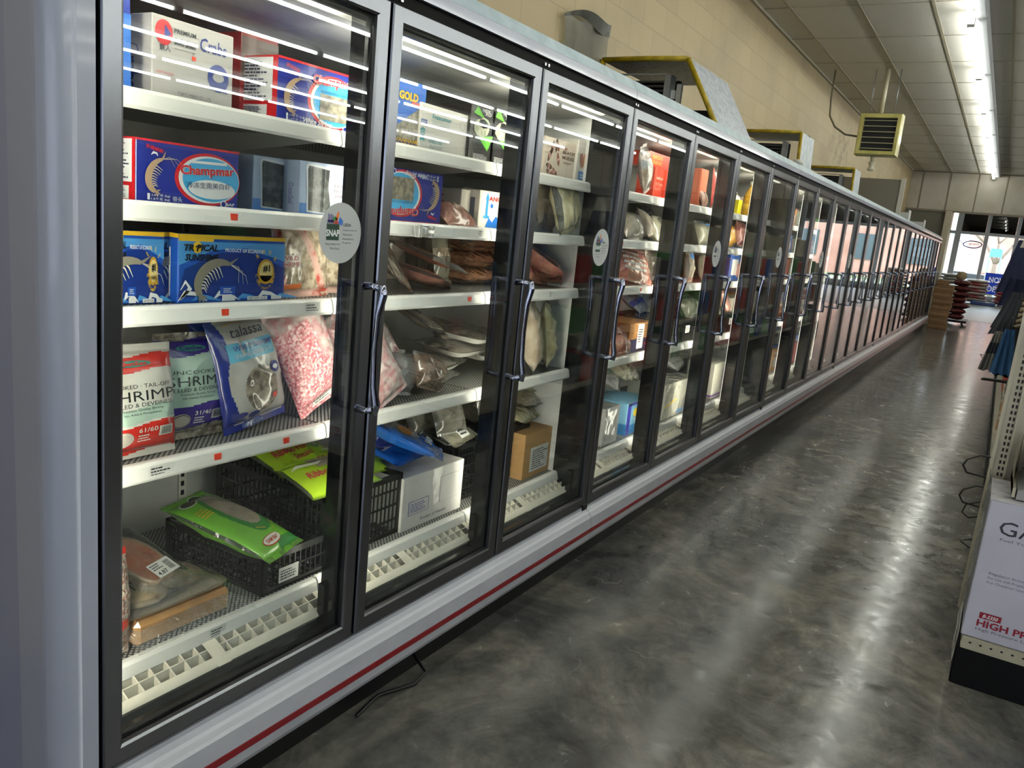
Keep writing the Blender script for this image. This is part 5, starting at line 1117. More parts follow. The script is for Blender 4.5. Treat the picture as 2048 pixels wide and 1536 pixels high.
m = MB(); m.box(0, .36, 0, .2, 0, .34); tag(m.build('brown_carton', P('kraft_dark', '#7d5c3c', .7), loc=(at(1060, 830, y=1.9).x, 1.95, ZE)), 'open brown carton at the back of the bottom shelf, third door', 'carton')
# ================================================================ goods: doors four to six, individually
def bp(*a, **k): return bagpx(*a, **k)
bp('seafood_bag', 'clear bag printed with seafood leaning on the red cartons, fourth door', 'bag', (1293, 388), 1.60, ZA, (-.15, -.25, .2), .17, .23, .05, [M_filmc, P('mixed_seafood_print', '#8f7a6a', .3, mix=('#d0c4b4', 40, .4, .6), coat=.9), M_iced], region=lambda u, v: 1 if .1 < v < .55 else (2 if .55 <= v < .7 else 0), seed=130, cr=.006)
def art_soup(F, S, w, d, h):
    F.txt('Seafood', w*.15, h*.62, w*.7, h*.12, 1, 2, bold=.02); F.txt('Salt & Pepper', w*.12, h*.42, w*.8, h*.1, 1, 2, bold=.01); F.txt('Soup Set', w*.15, h*.25, w*.6, h*.1, 1, 2)
RS = [INK('#d8432c'), INK('#f0b8a0'), INK('#e8c84a')]
for i in range(3):
    a = at(1305+22*i, 392, y=1.63)
    carton('seafood_carton', '%s of the orange red cartons standing upright, fourth door' % ['leftmost', 'middle one', 'rightmost'][i], 'carton', a.x, 1.63, ZA, .125, .10, .155, RS, art_soup, group='orange red cartons fourth door')
carton('seafood_carton', 'long red carton lettered SEAFOOD SOUP SET lying on the upright ones', 'carton', at(1296, 330, y=1.66).x, 1.66, ZA+.157, .42, .14, .075, RS, lambda F, S, w, d, h: (F.txt('SEAFOOD', w*.1, h*.55, w*.35, h*.25, 2, 2, bold=.03), F.txt('SOUP SET', w*.1, h*.18, w*.35, h*.25, 2, 2, bold=.03)))
MEAT = [('pink', M_vacp), ('brown', P('brown_pack', '#7c5648', .25, mix=('#a8887a', 14, .42, .6, 5), coat=1, bump=(30, .9, 3))), ('dark red', P('dark_red_pack', '#7a3532', .25, mix=('#b98a80', 16, .42, .6, 5), coat=1, bump=(30, .9, 3))), ('cream', M_vacc), ('grey', M_vacg), ('pale', M_vacl)]
spec = [  # px, py(bottom), Y, shelf index, w, h, t, tilt, mat idx, label
 (1272, 472, 1.60, 1, .20, .16, .10, -.5, 5, 'white plastic wrapped bird at the left of the second shelf, fourth door'),
 (1300, 475, 1.61, 1, .20, .17, .10, -.5, 5, 'clear bag of pale meat in the middle of the second shelf, fourth door'),
 (1325, 478, 1.60, 1, .17, .17, .09, -.6, 4, 'grey wrapped meat at the right of the second shelf, fourth door'),
 (1290, 470, 1.78, 1, .22, .22, .08, -.3, 4, 'clear bag seen behind the wrapped birds, fourth door'),
 (1270, 566, 1.60, 2, .30, .20, .07, -.5, 0, 'pink lettered bag of meat on the red mat, fourth door'),
 (1305, 555, 1.72, 2, .16, .24, .05, -.2, 5, 'clear pack with blue dots behind the pink bag, fourth door'),
 (1330, 560, 1.75, 2, .14, .22, .05, -.2, 1, 'brown pack standing at the back of the third shelf, fourth door'),
 (1255, 660, 1.60, 3, .20, .17, .08, -.6, 2, 'dark red meat pack at the left of the fourth shelf, fourth door'),
 (1240, 690, 1.58, 3, .14, .12, .08, -.5, 0, 'white and red striped wrap at the front corner of the fourth shelf'),
 (1415, 478, 1.60, 1, .18, .16, .10, -.4, 4, 'clear bag with a light blue collar on the second shelf, fifth door'),
 (1440, 480, 1.66, 1, .22, .18, .10, -.6, 1, 'brown meat bag at the right of the second shelf, fifth door'),
 (1408, 560, 1.62, 2, .14, .20, .07, -.15, 4, 'round clear bag on the third shelf of the fifth door'),
 (1378, 558, 1.62, 2, .13, .20, .05, -.1, 5, 'pale blue printed pack at the left of the third shelf, fifth door'),
 (1490, 490, 1.60, 1, .20, .19, .10, -.3, 2, 'dark red bagged meat on the second shelf of the sixth door'),
 (1472, 560, 1.62, 2, .15, .18, .08, -.2, 0, 'pale pink bag at the left of the third shelf, sixth door'),
 (1490, 562, 1.60, 2, .17, .19, .08, -.3, 2, 'dark red bag at the right of the third shelf, sixth door'),
 (1455, 640, 1.62, 3, .18, .22, .08, -.5, 0, 'brown and red bag rising from the crate, sixth door'),
 (1390, 620, 1.66, 3, .20, .16, .10, -.6, 4, 'clear bag of pale meat heaped in the crate, fifth door'),
]
for i, (px, py, Y, si, w, h, t_, tl, mi, l) in enumerate(spec):
    z = [ZA, ZB, ZCc, ZD, ZE][si]+(.11 if i >= 16 else 0)
    mt = MEAT[mi][1]
    bp('meat_bag', l, 'bag', (px, py), Y, z, (tl, .15*math.sin(i*2.1), .3*math.sin(i*1.3)), w, h, t_, [mt, M_film, M_label, C('3f7fc0')], region=(lambda u, v: 1 if v > .90 or v < .04 else 0), seed=140+i, cr=.008,
       art=(lambda f, w, h: f.lines(-w*.35, h*.25, w*.7, h*.55, 4, 2, 1)) if i == 4 else ((lambda f, w, h: f.ell(0, h*.8, w*.3, h*.1, 3, 1)) if i in (5, 9, 12) else None))
M_redmat = P('red_shelf_mat', '#a8282c', .5)
for i, k in enumerate((3, 4, 5)):
    b = MB(); b.box(.02, PIT-.02, .012, .5, 0, .004); tag(b.build('shelf_mat', M_redmat, loc=(jx(k), YS, SH[2]-.0055)), 'red mat on the third shelf behind the %s door' % ['fourth', 'fifth', 'sixth'][i], 'mat')
def art_navy(F, S, w, d, h): F.rect(0, 0, w, h*.45, 1, 1); F.rect(w*.35, h*.10, w*.62, h*.95, 2, 2); F.lines(w*.38, h*.3, w*.2, h*.5, 6, 3, 3); F.rect(w*.7, h*.2, w*.92, h*.28, 4, 2)
cart_px('food_carton', 'brown and navy carton with a paper label on the fourth shelf, fourth door', (1255, 700), (1300, 688), (1255, 642), 1.61, .2, [C('a9784a'), INK('#2a2f4c'), M_label, M_ink, INK('#c8384a')], art_navy, zs=ZD)
cart_px('food_carton', 'thin dark carton standing right of the navy one, fourth door', (1303, 688), (1312, 686), (1303, 634), 1.62, .2, [C('3c342c')], zs=ZD)
bp('meat_bag', 'blue lettered clear sheet of meat at the back of the fourth shelf, fourth door', 'bag', (1290, 640), 1.78, ZD+.17, (-1.0, 0, .2), .36, .18, .05, [M_iced, C('2f3f9a')], region=lambda u, v: 1 if .3 < v < .5 or v > .85 else 0, seed=161, cr=.006)
for i, (k, z, px, py, lab) in enumerate(((4, ZD, 1345, 672, 'black crate on the fourth shelf of the fifth door'), (5, ZD, 1440, 645, 'black crate on the fourth shelf of the sixth door'))):
    crate('plastic_crate', lab, (xE(px, py, 1.60), 1.605, z+.003), .38-.04*i, .42, .13, 0, taglab=(.22, .05))
def art_sun(F, S, w, d, h): F.rect(0, 0, w*.14, h, 1, 1); F.rect(0, h*.92, w, h, 1, 1); F.ell(w*.36, h*.68, w*.12, h*.14, 2, 2); F.rect(w*.14, 0, w, h*.3, 3, 1); F.lines(w*.3, h*.4, w*.5, h*.12, 2, 4, 2); S.rect(0, 0, d, h*.35, 3, 1)
cart_px('food_carton', 'blue carton with a yellow sun at the bottom of the fourth door', (1250, 868), (1295, 845), (1250, 808), 1.62, .22, [INK('#7fb8d8'), INK('#3a3aa0'), INK('#f0d43a'), INK('#2f7fbc'), INK('#e8eef4')], art_sun, zs=ZE)
cart_px('white_carton', 'white carton under clear film left of the sun carton, fourth door', (1203, 892), (1232, 880), (1207, 818), 1.61, .22, [P('film_wrapped_white', '#dcdad8', .3, coat=1, bump=(22, .6, 3))], zs=ZE)
for i, (px, py, Y, dz, l) in enumerate(((1235, 815, 1.66, .25, 'clear film bag heaped left above the sun carton'), (1265, 790, 1.68, .27, 'crinkled clear bag of grey meat above the sun carton'), (1280, 760, 1.80, .33, 'clear bag at the back above the sun carton'), (1240, 750, 1.85, .36, 'light blue bag at the back of the bottom shelf, fourth door'))):
    bp('meat_bag', l, 'bag', (px, py), Y, ZE+dz, (-1.1, .1, .4-.3*i), .34, .24, .09, [[M_filmc, M_vacg, M_filmc, MATS['light_blue_film']][i]], seed=165+i, cr=.014)
def art_yel(F, S, w, d, h): F.strip([(0, h*.35), (w*.4, h*.5)], .012, 1, 2); F.rect(w*.45, h*.04, w, h*.16, 2, 1); F.lines(w*.05, h*.5, w*.3, h*.4, 6, 3, 2)
cart_px('white_carton', 'pale carton with yellow swoosh under shiny film, bottom of the fifth door', (1325, 832), (1385, 800), (1332, 762), 1.61, .25, [P('film_wrapped_cream', '#dcd9cc', .25, coat=1, bump=(26, .8, 3)), INK('#e8c030'), INK('#6f9ac8'), INK('#8a8a86')], art_yel, zs=ZE)
bp('meat_bag', 'orange edged clear bag lying on the pale carton, fifth door', 'bag', (1362, 755), 1.70, ZE+.25, (-1.2, 0, .2), .38, .20, .07, [M_filmc, P('orange_film', '#e0952c', .3, coat=.8)], region=lambda u, v: 1 if v > .8 else 0, seed=171, cr=.012)
bp('meat_bag', 'big clear bag at the back above the pale carton, fifth door', 'bag', (1385, 735), 1.85, ZE+.27, (-1.1, 0, .2), .40, .20, .09, [M_filmc], seed=172, cr=.014)
cart_px('white_carton', 'cream carton with a purple base line at the bottom of the sixth door', (1420, 800), (1452, 784), (1425, 733), 1.62, .2, [INK('#dcd9cb'), INK('#7a4fa0'), INK('#4a8fb0')], lambda F, S, w, d, h: (F.rect(0, h*.04, w, h*.10, 1, 1), S.rect(0, h*.04, d, h*.1, 1, 1), F.lines(w*.5, h*.2, w*.4, h*.6, 8, 1, 2)), zs=ZE)
bp('meat_bag', 'grey film bag on top of the cream carton, sixth door', 'bag', (1450, 725), 1.72, ZE+.28, (-1.0, 0, .1), .40, .26, .12, [M_filmc], seed=175, cr=.012)
bp('meat_bag', 'olive green bag at the back of the fourth shelf, fifth door', 'bag', (1400, 610), 1.9, ZD+.12, (-.6, 0, 0), .45, .24, .1, [P('olive_film', '#6f7040', .3, coat=.8, bump=(16, .8))], seed=176, cr=.01)
# top shelf of five and six: cartons, fish bag, oil bottle
carton('seafood_carton', 'salmon pink carton at the left of the top shelf, fifth door', 'carton', at(1395, 405, y=1.62).x, 1.62, ZA, .13, .12, .22, [INK('#d9785a'), INK('#e8d8a8')], lambda F, S, w, d, h: F.rect(w*.2, h*.05, w*.8, h*.4, 1, 1))
bp('fish_bag', 'whole silver fish in a tall pointed bag on the top shelf, fifth door', 'bag', (1428, 412), 1.62, ZA, (-.1, 0, .1), .15, .27, .04, [P('silver_fish_pack', '#7f8a84', .25, mix=('#4a5a50', 14, .4, .6), coat=1, bump=(20, .5)), C('a83a34')], region=lambda u, v: 1 if u < .15 or u > .88 else 0, seed=181, cr=.004, taper=.5)
bp('seafood_bag', 'small brown mesh bag in front of the silver fish, fifth door', 'bag', (1410, 408), 1.60, ZA, (-.4, 0, .1), .12, .11, .05, [MEAT[1][1]], seed=182)
t = thing('oil_bottle', 'yellow bottle with a clear neck on the top shelf of the sixth door', 'bottle', (at(1497, 424, y=1.63).x, 1.63, ZA))
b = MB(); b.lathe([(0, 0), (.045, 0), (.05, .01), (.05, .13), (.04, .17), (.018, .20), (.016, .225)], (0, 0, 0)); b.build('bottle_body', P('golden_oil', '#d8a018', .12, coat=1), parent=t)
b = MB(); b.lathe([(.019, .222), (.019, .245), (0, .246)], (0, 0, 0)); b.build('cap', C('e8e0c8'), parent=t)
b = MB(); b.lathe([(.0508, .035), (.0508, .09)], (0, 0, 0)); b.build('bottle_label', INK('#e8b838'), parent=t)
carton('food_carton', 'small yellow pack left of the oil bottle', 'carton', at(1475, 424, y=1.62).x, 1.62, ZA, .08, .08, .10, [INK('#e8d820')])
# ================================================================ goods: doors seven to thirteen, generic but individual
DOORN = ORD
SHN = ['top shelf', 'second shelf', 'third shelf', 'fourth shelf', 'bottom shelf']
cols = ['#b8433a', '#d8d0c0', '#4f8f3c', '#c98a5a', '#8a2f2c', '#e0a030', '#3a5fa8', '#d9b8a8', '#6f5a48', '#a8b8a0', '#e8e4dc', '#c04a5a']
cn_ = ['red', 'off-white', 'green', 'tan', 'maroon', 'yellow', 'blue', 'pinkish', 'brown', 'sage', 'white', 'rose']
protoB = {}; protoC = {}
def getp(kind, ci):
    k = (kind, ci)
    if k not in protoB:
        m = P('pack_'+cn_[ci], cols[ci], .28, mix=('#d9d2c8', 16, .52, .6, 4), coat=.9, bump=(26, .7, 3))
        if kind == 'bag':
            g = Bag(.20, .20, .08, seed=200+ci, cr=.008, nu=14, nv=16); g.shell(); protoB[k] = g.b.build('food_bag', [m])
        else:
            b = MB(); b.rbox(-.09, .09, -.05, .05, 0, .17, .003); F = Surf(b, lambda u, v, o: (u, -.05-o, v)); F.rect(-.06, .03, .05, .11, 1, 1); F.lines(-.07, .125, .13, .03, 2, 1, 2)
            protoB[k] = b.build('food_carton', [C(cols[ci].lstrip('#'), .4), INK('#e4e0d8')])
        protoB[k]['_u'] = 0
    return protoB[k]
rd = random.Random(12)
for k in range(6, 12):
    for si, z in enumerate([ZA, ZB, ZCc, ZD, ZE]):
        used = set()
        for q in range(3):
            kind = 'bag' if rd.random() < .6 else 'carton'
            ci = rd.randrange(12)
            while ci in used: ci = rd.randrange(12)
            used.add(ci)
            o = getp(kind, ci)
            c = o if o['_u'] == 0 else o.copy()
            if c is not o: COL.objects.link(c)
            else: o['_u'] = 1
            s_ = rd.uniform(.9, 1.25) if si in (2, 3, 4) else rd.uniform(.8, 1.0)
            c.location = (jx(k)+.14+.245*q, 1.66+rd.uniform(0, .02), z+.002); c.scale = (s_, 1, s_*(.9 if si < 2 else 1.1))
            c.rotation_euler = ((-.25 if kind == 'bag' else 0), 0, rd.uniform(-.15, .15))
            tag(c, '%s %s, %s on the %s behind the %s freezer door' % (cn_[ci], kind, ['leftmost', 'middle', 'rightmost'][q], SHN[si], DOORN[k]), kind)
for o in protoB.values():
    if '_u' in o: del o['_u']
for o in COL.objects:
    if '_u' in o: del o['_u']
# ================================================================ on top of the cases: cooling units
M_foil = P('woven_foil', '#b9bec6', .4, metal=.35, bump=(60, .35, 3), mix=('#9ca3ad', 30, .45, .6))
M_ytape = P('yellow_foam_edge', '#a8900c', .6, mix=('#8f7a08', 20, .4, .6)); M_coil = P('coil_fins', '#3c3d3c', .45, metal=.4); M_dark = P('dark_interior', '#0c0c0d', .7)
M_galvp = P('galvanised_post', '#8c9296', .4, metal=.6)
def cooler(x0, L, ytop, ylow, zt, label, slant=True, white=False):
    t = thing('cooling_unit', label, 'cooling unit', (x0, 0, 2.152))
    h = zt-2.152; y0 = 2.44
    pr = [(y0, 0), (y0, h), (ytop, h), (ylow, .0)]
    b = MB(); n = 14; cn = crink(int(x0*10), 6, 6, 20)
    segs = [((y0, h), (ytop, h)), ((ytop, h), (ylow, .0))]
    for (a, c), (d, e) in segs:
        for off in (0, .016):
            b.grid(lambda u, v: (L*u, a+(d-a)*v-off*(.3 if a == d else 1)*0, c+(e-c)*v+.006*cn(L*u*2, v)*math.sin(PI*u)-off), n, 10, flip=off > 0)
    b.build('foil_shroud', M_foil if not white else P('white_insulation', '#c6cbd0', .45, mix=('#a9b4bb', 14, .4, .6)), parent=t)
    b = MB()
    for (a, c), (d, e) in (((y0, 0), (y0, h)), ((y0, h), (ytop, h)), ((ytop, h), (ylow, 0))):
        p, q = Vector((0, a, c-.008)), Vector((0, d, e-.008)); b.tube([p, p.lerp(q, .5)+Vector((0, 0, .004)), q], .016, n=7)
    b.build('yellow_edge', M_ytape, parent=t)
    b = MB(); b.box(.30, .34, y0-.42, y0-.02, 0, h-.08); b.build('coil_frame', M_dark, parent=t)
    b = MB()
    for k in range(12): b.box(.10, .17, y0-.40, y0-.04, .02+k*(h-.12)/12, .02+k*(h-.12)/12+.012)
    b.build('coil_fins', M_coil, parent=t)
    b = MB(); b.box(.09, .18, y0-.44, y0-.40, 0, h-.08); b.build('side_rail', M_galvp, parent=t)
    b = MB(); b.box(.09, .10, y0-.42, y0-.03, h-.085, h-.075); b.build('top_rail', M_galvp, parent=t)
    if slant:
        b = MB(); b.box(.08, .11, y0-.52, y0-.49, 0, h-.14); b.build('slotted_post', P('pale_post', '#a9a9a2', .5), parent=t)
        b = MB(); b.box(.3, .42, y0-.66, y0-.52, 0, h-.26); b.build('control_box', M_dark, parent=t)
        b = MB(); b.box(.12, .13, y0-.47, y0-.43, h-.22, h-.17); b.build('paper_tag', M_label, parent=t)
        b = MB(); b.lathe([(.04, 0), (.04, .08), (.03, .10)], (.25, y0-.70, 0), n=14); b.build('silver_duct', M_steel, parent=t)
    return t
cooler(4.90, .80, 1.87, 1.60, 2.605, 'large cooling unit on the freezer tops under a slanted silver foil sheet')
cooler(8.02, .58, 1.86, 1.84, 2.61, 'second cooling unit along the freezer tops with a whitish side sheet', slant=False, white=True)
cooler(11.1, .52, 1.86, 1.84, 2.60, 'third cooling unit along the freezer tops, just before the grey panel', slant=False, white=True)
t = thing('grey_panel', 'upright grey sheet with a white corner post on the freezer tops below the heater', 'panel', (13.0, 1.5, 2.152))
b = MB(); b.box(0, .02, .02, .98, 0, .50); b.build('sheet', P('grey_sheet', '#6f6b60', .35), parent=t)
b = MB(); b.box(-.02, .04, -.04, .02, 0, .52); b.build('corner_post', P('pale_corner_post', '#b4b2a6', .4), parent=t)
for i, (px, py, y) in enumerate(((1820, 420, 1.75), (1850, 440, 1.75))):
    p = at(px, py, y=y); b = MB(); b.rbox(0, .30, 0, .02, 0, p.z-2.15, .01); b.box(.0, .02, .02, .6, 0, p.z-2.2)
    tag(b.build('insulation_sheet', P('white_sheet', '#b9bcba', .5), loc=(p.x, y, 2.152)), ['small rounded white sheet on the freezer tops after the grey panel', 'last small white sheet on the freezer tops before the bulkhead'][i], 'sheet')
p = at(1492, 292, y=1.8); b = MB(); b.tube([(0, 0, 0), (0, 0, .14)], .035, n=12); b.lathe([(.042, 0), (.042, .04)], (0, 0, .12)); tag(b.build('pipe_cap', P('pvc_white', '#d5d5cd', .4), loc=(7.6, 1.75, 2.152)), 'small white pipe end standing between two cooling units', 'pipe')
# translucent plastic sheet on the wall
t = thing('plastic_sheet', 'greyish clear plastic sheet hanging on the block wall from a crumpled metal strip', 'sheet', (4.4, 2.49, 2.15))
b = MB(); cn = crink(5, 6, 5, 30)
b.grid(lambda u, v: (.58*u+(.05*(1-v))*(1-u)*1.5, -.012-.02*math.sin(u*7+1)**2-.01*cn(u, v), .60*v+.03*u*v), 24, 10); b.build('clear_sheet', thin('hazy_plastic', 'b9bbb2', refl=.25, rough=.25, bump=(9, .4), cloud=.22, cloudcol='8f9088'), parent=t)
b = MB(); b.grid(lambda u, v: (-.02+.62*u, -.03-.04*v*math.sin(u*3), .60+.06*v*(.3+u)+.03*math.sin(u*5)+.03*u-.02*(1-u)), 16, 3); b.build('metal_strip', P('crumpled_zinc', '#55564f', .5, metal=.3, bump=(16, .5)), parent=t)
# unit heater hung from the ceiling
t = thing('unit_heater', 'yellow louvred unit heater hanging from the ceiling near the wall', 'heater', (11.0, 1.64, 3.0), (0, 0, .0))
M_yel = P('pale_yellow_enamel', '#b9b26a', .35, coat=.3, mix=('#a8a15c', 8, .45, .6))
b = MB(); w, h, d = .24, .245, .20
rect = lambda i: [(-w+i, -h+i), (w-i, -h+i), (w-i, h-i), (-w+i, h-i)]
vs = [(0+.0, y, z) for y, z in rect(0)]+[(-.02, y, z) for y, z in rect(.012)]+[(-.02, y, z) for y, z in rect(.05)]+[(.02, y, z) for y, z in rect(.055)]+[(d, y, z) for y, z in rect(0)]
F_ = []
for a, c in ((0, 1), (1, 2), (2, 3)):
    F_ += [(a*4+k, c*4+k, c*4+(k+1) % 4, a*4+(k+1) % 4) for k in range(4)]
F_ += [(16+k, k, (k+1) % 4, 16+(k+1) % 4) for k in range(4)]+[(19, 18, 17, 16)]
b.add(vs, F_); b.build('casing', M_yel, parent=t)
b = MB(); b.box(.015, .03, -w+.05, w-.05, -h+.05, h-.05); b.build('dark_core', M_dark, parent=t)
for k in range(6):
    z = -h+.085+k*.066; b = MB(); b.extrude([(-w+.056, 0), (w-.056, 0)], 0, .01)
    b = MB(); b.add([(-.012, -w+.056, z-.006), (-.012, w-.056, z-.006), (.02, w-.056, z+.002), (.02, -w+.056, z+.002), (-.010, -w+.056, z-.013), (-.010, w-.056, z-.013)], [(0, 3, 2, 1), (0, 1, 5, 4)])
    b.build('louvre', P('louvre_beige', '#a6a283', .4), parent=t)
b = MB(); b.tube([(.1, .03, h), (.1, .03, .78-.0)], .028, n=12); b.build('supply_pipe', P('pipe_cream', '#b3ad94', .5), parent=t)
for y in (-.12, .16):
    b = MB(); b.tube([(.1, y, h-.01), (.1, y, .78)], .005, n=6); b.build('hanger_rod', M_galvp, parent=t)
b = MB(); b.tube([(.1, .03, -h), (.1, .03, -h-.07)], .026, n=12); b.lathe([(.036, -h-.07), (.036, -h-.10), (.028, -h-.105), (.03, -h-.14), (.042, -h-.15), (.042, -h-.175), (.02, -h-.18)], (.1, .03, 0), n=12); b.build('valve', P('valve_white', '#bdb8a4', .5), parent=t)
b = MB(); b.tube([(.1, w, -.02), (.1, w+.16, .0), (.1, w+.30, .09), (.1, w+.38, .22), (.1, w+.40, .42), (.1, w+.40, .77)], .012, n=8); b.build('cable', P('grey_cable', '#6a6350', .6), parent=t)
# ================================================================ right-hand gondola
M_cream = P('cream_shelf_steel', '#b3ae9a', .4, coat=.2, mix=('#a8a38f', 5, .4, .6)); M_kick = P('black_kick', '#030304', .6, spec=.2)
GX = 3.30
t = thing('gondola_shelf', 'cream slotted steel gondola end with black base at the right edge', 'shelf', (0, 0, 0))
b = MB(); b.rbox(GX, 3.72, -1.05, -.10, 0, .155, .004); b.build('base_kick', M_kick, parent=t)
b = MB(); b.box(GX+.0, 3.72, -1.04, -.11, .157, .178); b.extrude([(0, 0)], 0, 0) if False else None; b.box(GX-.003, GX+.02, -1.04, -.112, .150, .196); b.build('base_deck', M_cream, parent=t)
b = MB()
for k in range(26): b.add([(GX-.0036, -.14-k*.034+.005*math.cos(a), .178+.004*math.sin(a)) for a in [2*PI*q/8 for q in range(8)]], [tuple(reversed(range(8)))])
b.build('deck_holes', M_dark, parent=t)
# upright post facing the camera, with slots
def upright(y0, y1, z1):
    b = MB(); b.box(3.70, 3.73, y1, y0, .155, z1); b.box(3.685, 3.70, y0-.012, y0, .155, z1); b.box(3.685, 3.70, y1, y1+.006, .155, z1); b.build('upright', M_cream, parent=t)
    b = MB(); z = .3
    while z < z1-.03:
        for yy in (-.035, -.048): b.box(3.6985, 3.6995, y0+yy-.003, y0+yy+.004, z, z+.014)
        z += .0254
    b.build('upright_slots', M_dark, parent=t)
upright(-.085, -.145, 1.62); upright(-1.02, -1.06, 1.62)
b = MB(); b.box(3.715, 3.73, -1.02, -.14, .155, 1.62); b.build('back_panel', M_cream, parent=t)
b = MB(); z = .32
while z < 1.6:
    for k in range(24): b.box(3.7138, 3.7146, -.20-k*.0254*1.3-.002, -.20-k*.0254*1.3+.002, z, z+.004)
    z += .0254
b.build('peg_holes', M_dark, parent=t)
b = MB(); b.add([(3.70, -.165, .78), (3.70, -.165, .92), (3.66, -.165, .92), (3.52, -.165, .80), (3.36, -.165, .775), (3.36, -.165, .745), (3.70, -.165, .735)], [tuple(range(7))]); b.add([(3.70, -.175, .78), (3.70, -.175, .92), (3.66, -.175, .92), (3.52, -.175, .80), (3.36, -.175, .775), (3.36, -.175, .745), (3.70, -.175, .735)], [tuple(reversed(range(7)))])
b.box(3.36, 3.70, -.175, -.165, .74, .775); b.build('shelf_bracket', M_cream, parent=t)
b = MB(); b.box(3.36, 3.70, -1.0, -.18, .748, .768); b.box(3.355, 3.362, -1.0, -.18, .735, .77); b.build('upper_shelf', P('grey_shelf', '#8f9090', .4), parent=t)
# long aisle side of the gondola
t2 = thing('gondola_shelf', 'long gondola run behind the slotted end, its aisle side hung with kitchen textiles', 'shelf', (0, 0, 0))
b = MB(); b.rbox(3.74, 17.0, -1.1, -.14, 0, .155, .004); b.build('base_kick', M_kick, parent=t2)
b = MB(); b.box(3.74, 17.0, -.60, -.56, .155, 1.72); b.build('pegboard', M_cream, parent=t2)
b = MB(); b.box(3.74, 17.0, -1.08, -.15, .157, .18); b.build('base_deck', M_cream, parent=t2)
for k in range(11):
    b = MB(); b.box(3.75+k*1.22, 3.78+k*1.22, -.63, -.53, .155, 1.75); b.build('upright', M_cream, parent=t2)
for z, x1 in ((.62, 17.0), (1.05, 17.0)):
    b = MB(); b.box(6.2, x1, -.55, -.16, z, z+.02); b.box(6.2, x1, -.165, -.155, z-.02, z+.025); b.build('gondola_board', M_cream, parent=t2)
# burner carton on the base of the slotted end
BX = [P('lavender_white_card', '#c3c3d3', .4, mix=('#babaca', 3, .4, .6)), INK('#1d1d24'), INK('#8c1226'), INK('#efeff2'), INK('#5c5c66'), P('dusty_film_edge', '#c9c9d0', .3, coat=1, bump=(20, .8, 3))]
def art_gas(F, S, w, d, h):
    # F here is the face towards the camera (u to the right, v up)
    F.txt('GAS BURNER', .045, h*.775, .52, .052, 1, 2, bold=.0); F.txt('Fuel Your Fire, Feed Your Hunger', .055, h*.725, .36, .014, 4, 2)
    for k, s_ in enumerate(('Regulator Included', 'For Use with Propane Only', 'For Outdoor Use Only')): F.txt(s_, .045, h*(.475-k*.033), .13+.022*(k > 0), .012, 4, 2)
    F.rect(.045, h*.155, .115, h*.20, 2, 1); F.txt('B-5350', .055, h*.163, .05, .014, 3, 3, bold=.02, shear=.3)
    F.txt('HIGH PRESSURE', .042, h*.095, .30, .027, 2, 2, bold=.03); F.txt('High Pressure Low Profile Propane Burner', .042, h*.058, .42, .014, 4, 2)
m = MB(); w, h, d = .60, .53, .36
m.rbox(0, d, -w, 0, 0, h, .004)
F = Surf(m, lambda u, v, o: (-o, -u, v)); art_gas(F, None, w, d, h)
for (py, yy) in ((0, 0),): m.box(.0, d, -w, .001, h, h+.001, 5)
m.grid(lambda u, v: (-.002+.0*v, .001-w*.30*u*0-.0, 0), 1, 1) if False else None
o = m.build('burner_carton', BX, loc=(GX+.003, -.104, .198)); tag(o, 'large pale lavender carton lettered GAS on the base of the slotted shelf end', 'carton')
b = MB(); cn = crink(3, 8, 10, 60)
b.grid(lambda u, v: (GX+.0+.38*(u if u < 1 else 1), -.095-.01*cn(u, v), .06+.70*v), 12, 24)
tag(b.build('clear_wrap', thin('clear_wrap_film', 'eeeeea', refl=1.6, rough=.15, bump=(18, 1.0, 3), cloud=.35, cloudcol='b7b2a0')), 'crinkled clear wrap along the aisle side of the gas burner carton', 'film')
carton('white_carton', 'white carton on the grey shelf above the burner carton at the right edge', 'carton', 3.36, -.50, .768, .3, .3, .14, [C('a9a9ae')])
b = MB(); b.rbox(0, .3, -.1, .1, 0, .12, .03); tag(b.build('wrapped_pack', P('grey_wrap', '#7d7c7a', .25, coat=1, bump=(20, 1.0, 3)), loc=(3.38, -.30, .768)), 'crumpled grey film pack on the bracket shelf at the right edge', 'pack')
# hooks and hanging goods on the aisle side (x beyond the slotted end)
M_wire = P('black_wire', '#0b0b0c', .35)
def hook(x, y1, z, drop, lab, pts=None):
    t = thing('wire_hook', lab, 'hook', (x, -.56, z))
    b = MB(); L = y1+.56
    pts = pts or [(0, 0, .03), (0, L-.06, .02), (0, L-.012, -.01), (0, L, -.04), (0, L-.02, -.07), (0, L-.10, -.075), (0, 0, -.03)]
    b.tube(pts, .0045, n=7); b.build('loop', M_wire, parent=t); return t
hook(4.10, .005, .70, 0, 'black wire loop hook sticking into the aisle just above the floor cartons, upper one')
hook(4.12, -.005, .555, 0, 'black wire loop hook, lower one of the pair beside the cream upright')
hook(4.12, -.015, .50, 0, 'black wire loop hook crossing just under the lower one', [(0, 0, .02), (0, .44, .02), (0, .52, -.02), (0, .53, -.06), (0, .50, -.08), (0, .44, -.05), (0, .3, .02)])
hook(4.3, -.04, .27, 0, 'lowest black wire hook peeping past the upright near the floor', [(0, 0, 0), (0, .47, 0), (0, .51, -.02), (0, .45, -.05), (0, .2, -.03)])
hook(4.9, .02, .97, 0, 'straight black hook pointing into the aisle', [(0, 0, .02), (0, .56, .0), (0, .57, -.006), (0, .3, -.004), (0, 0, -.02)])
hook(5.3, .06, 1.0, 0, 'angular black wire frame hook below the striped towels', [(0, 0, .03), (0, .52, .06), (.0, .60, .055), (0, .54, -.02), (0, .3, -.02), (0, 0, .0)])
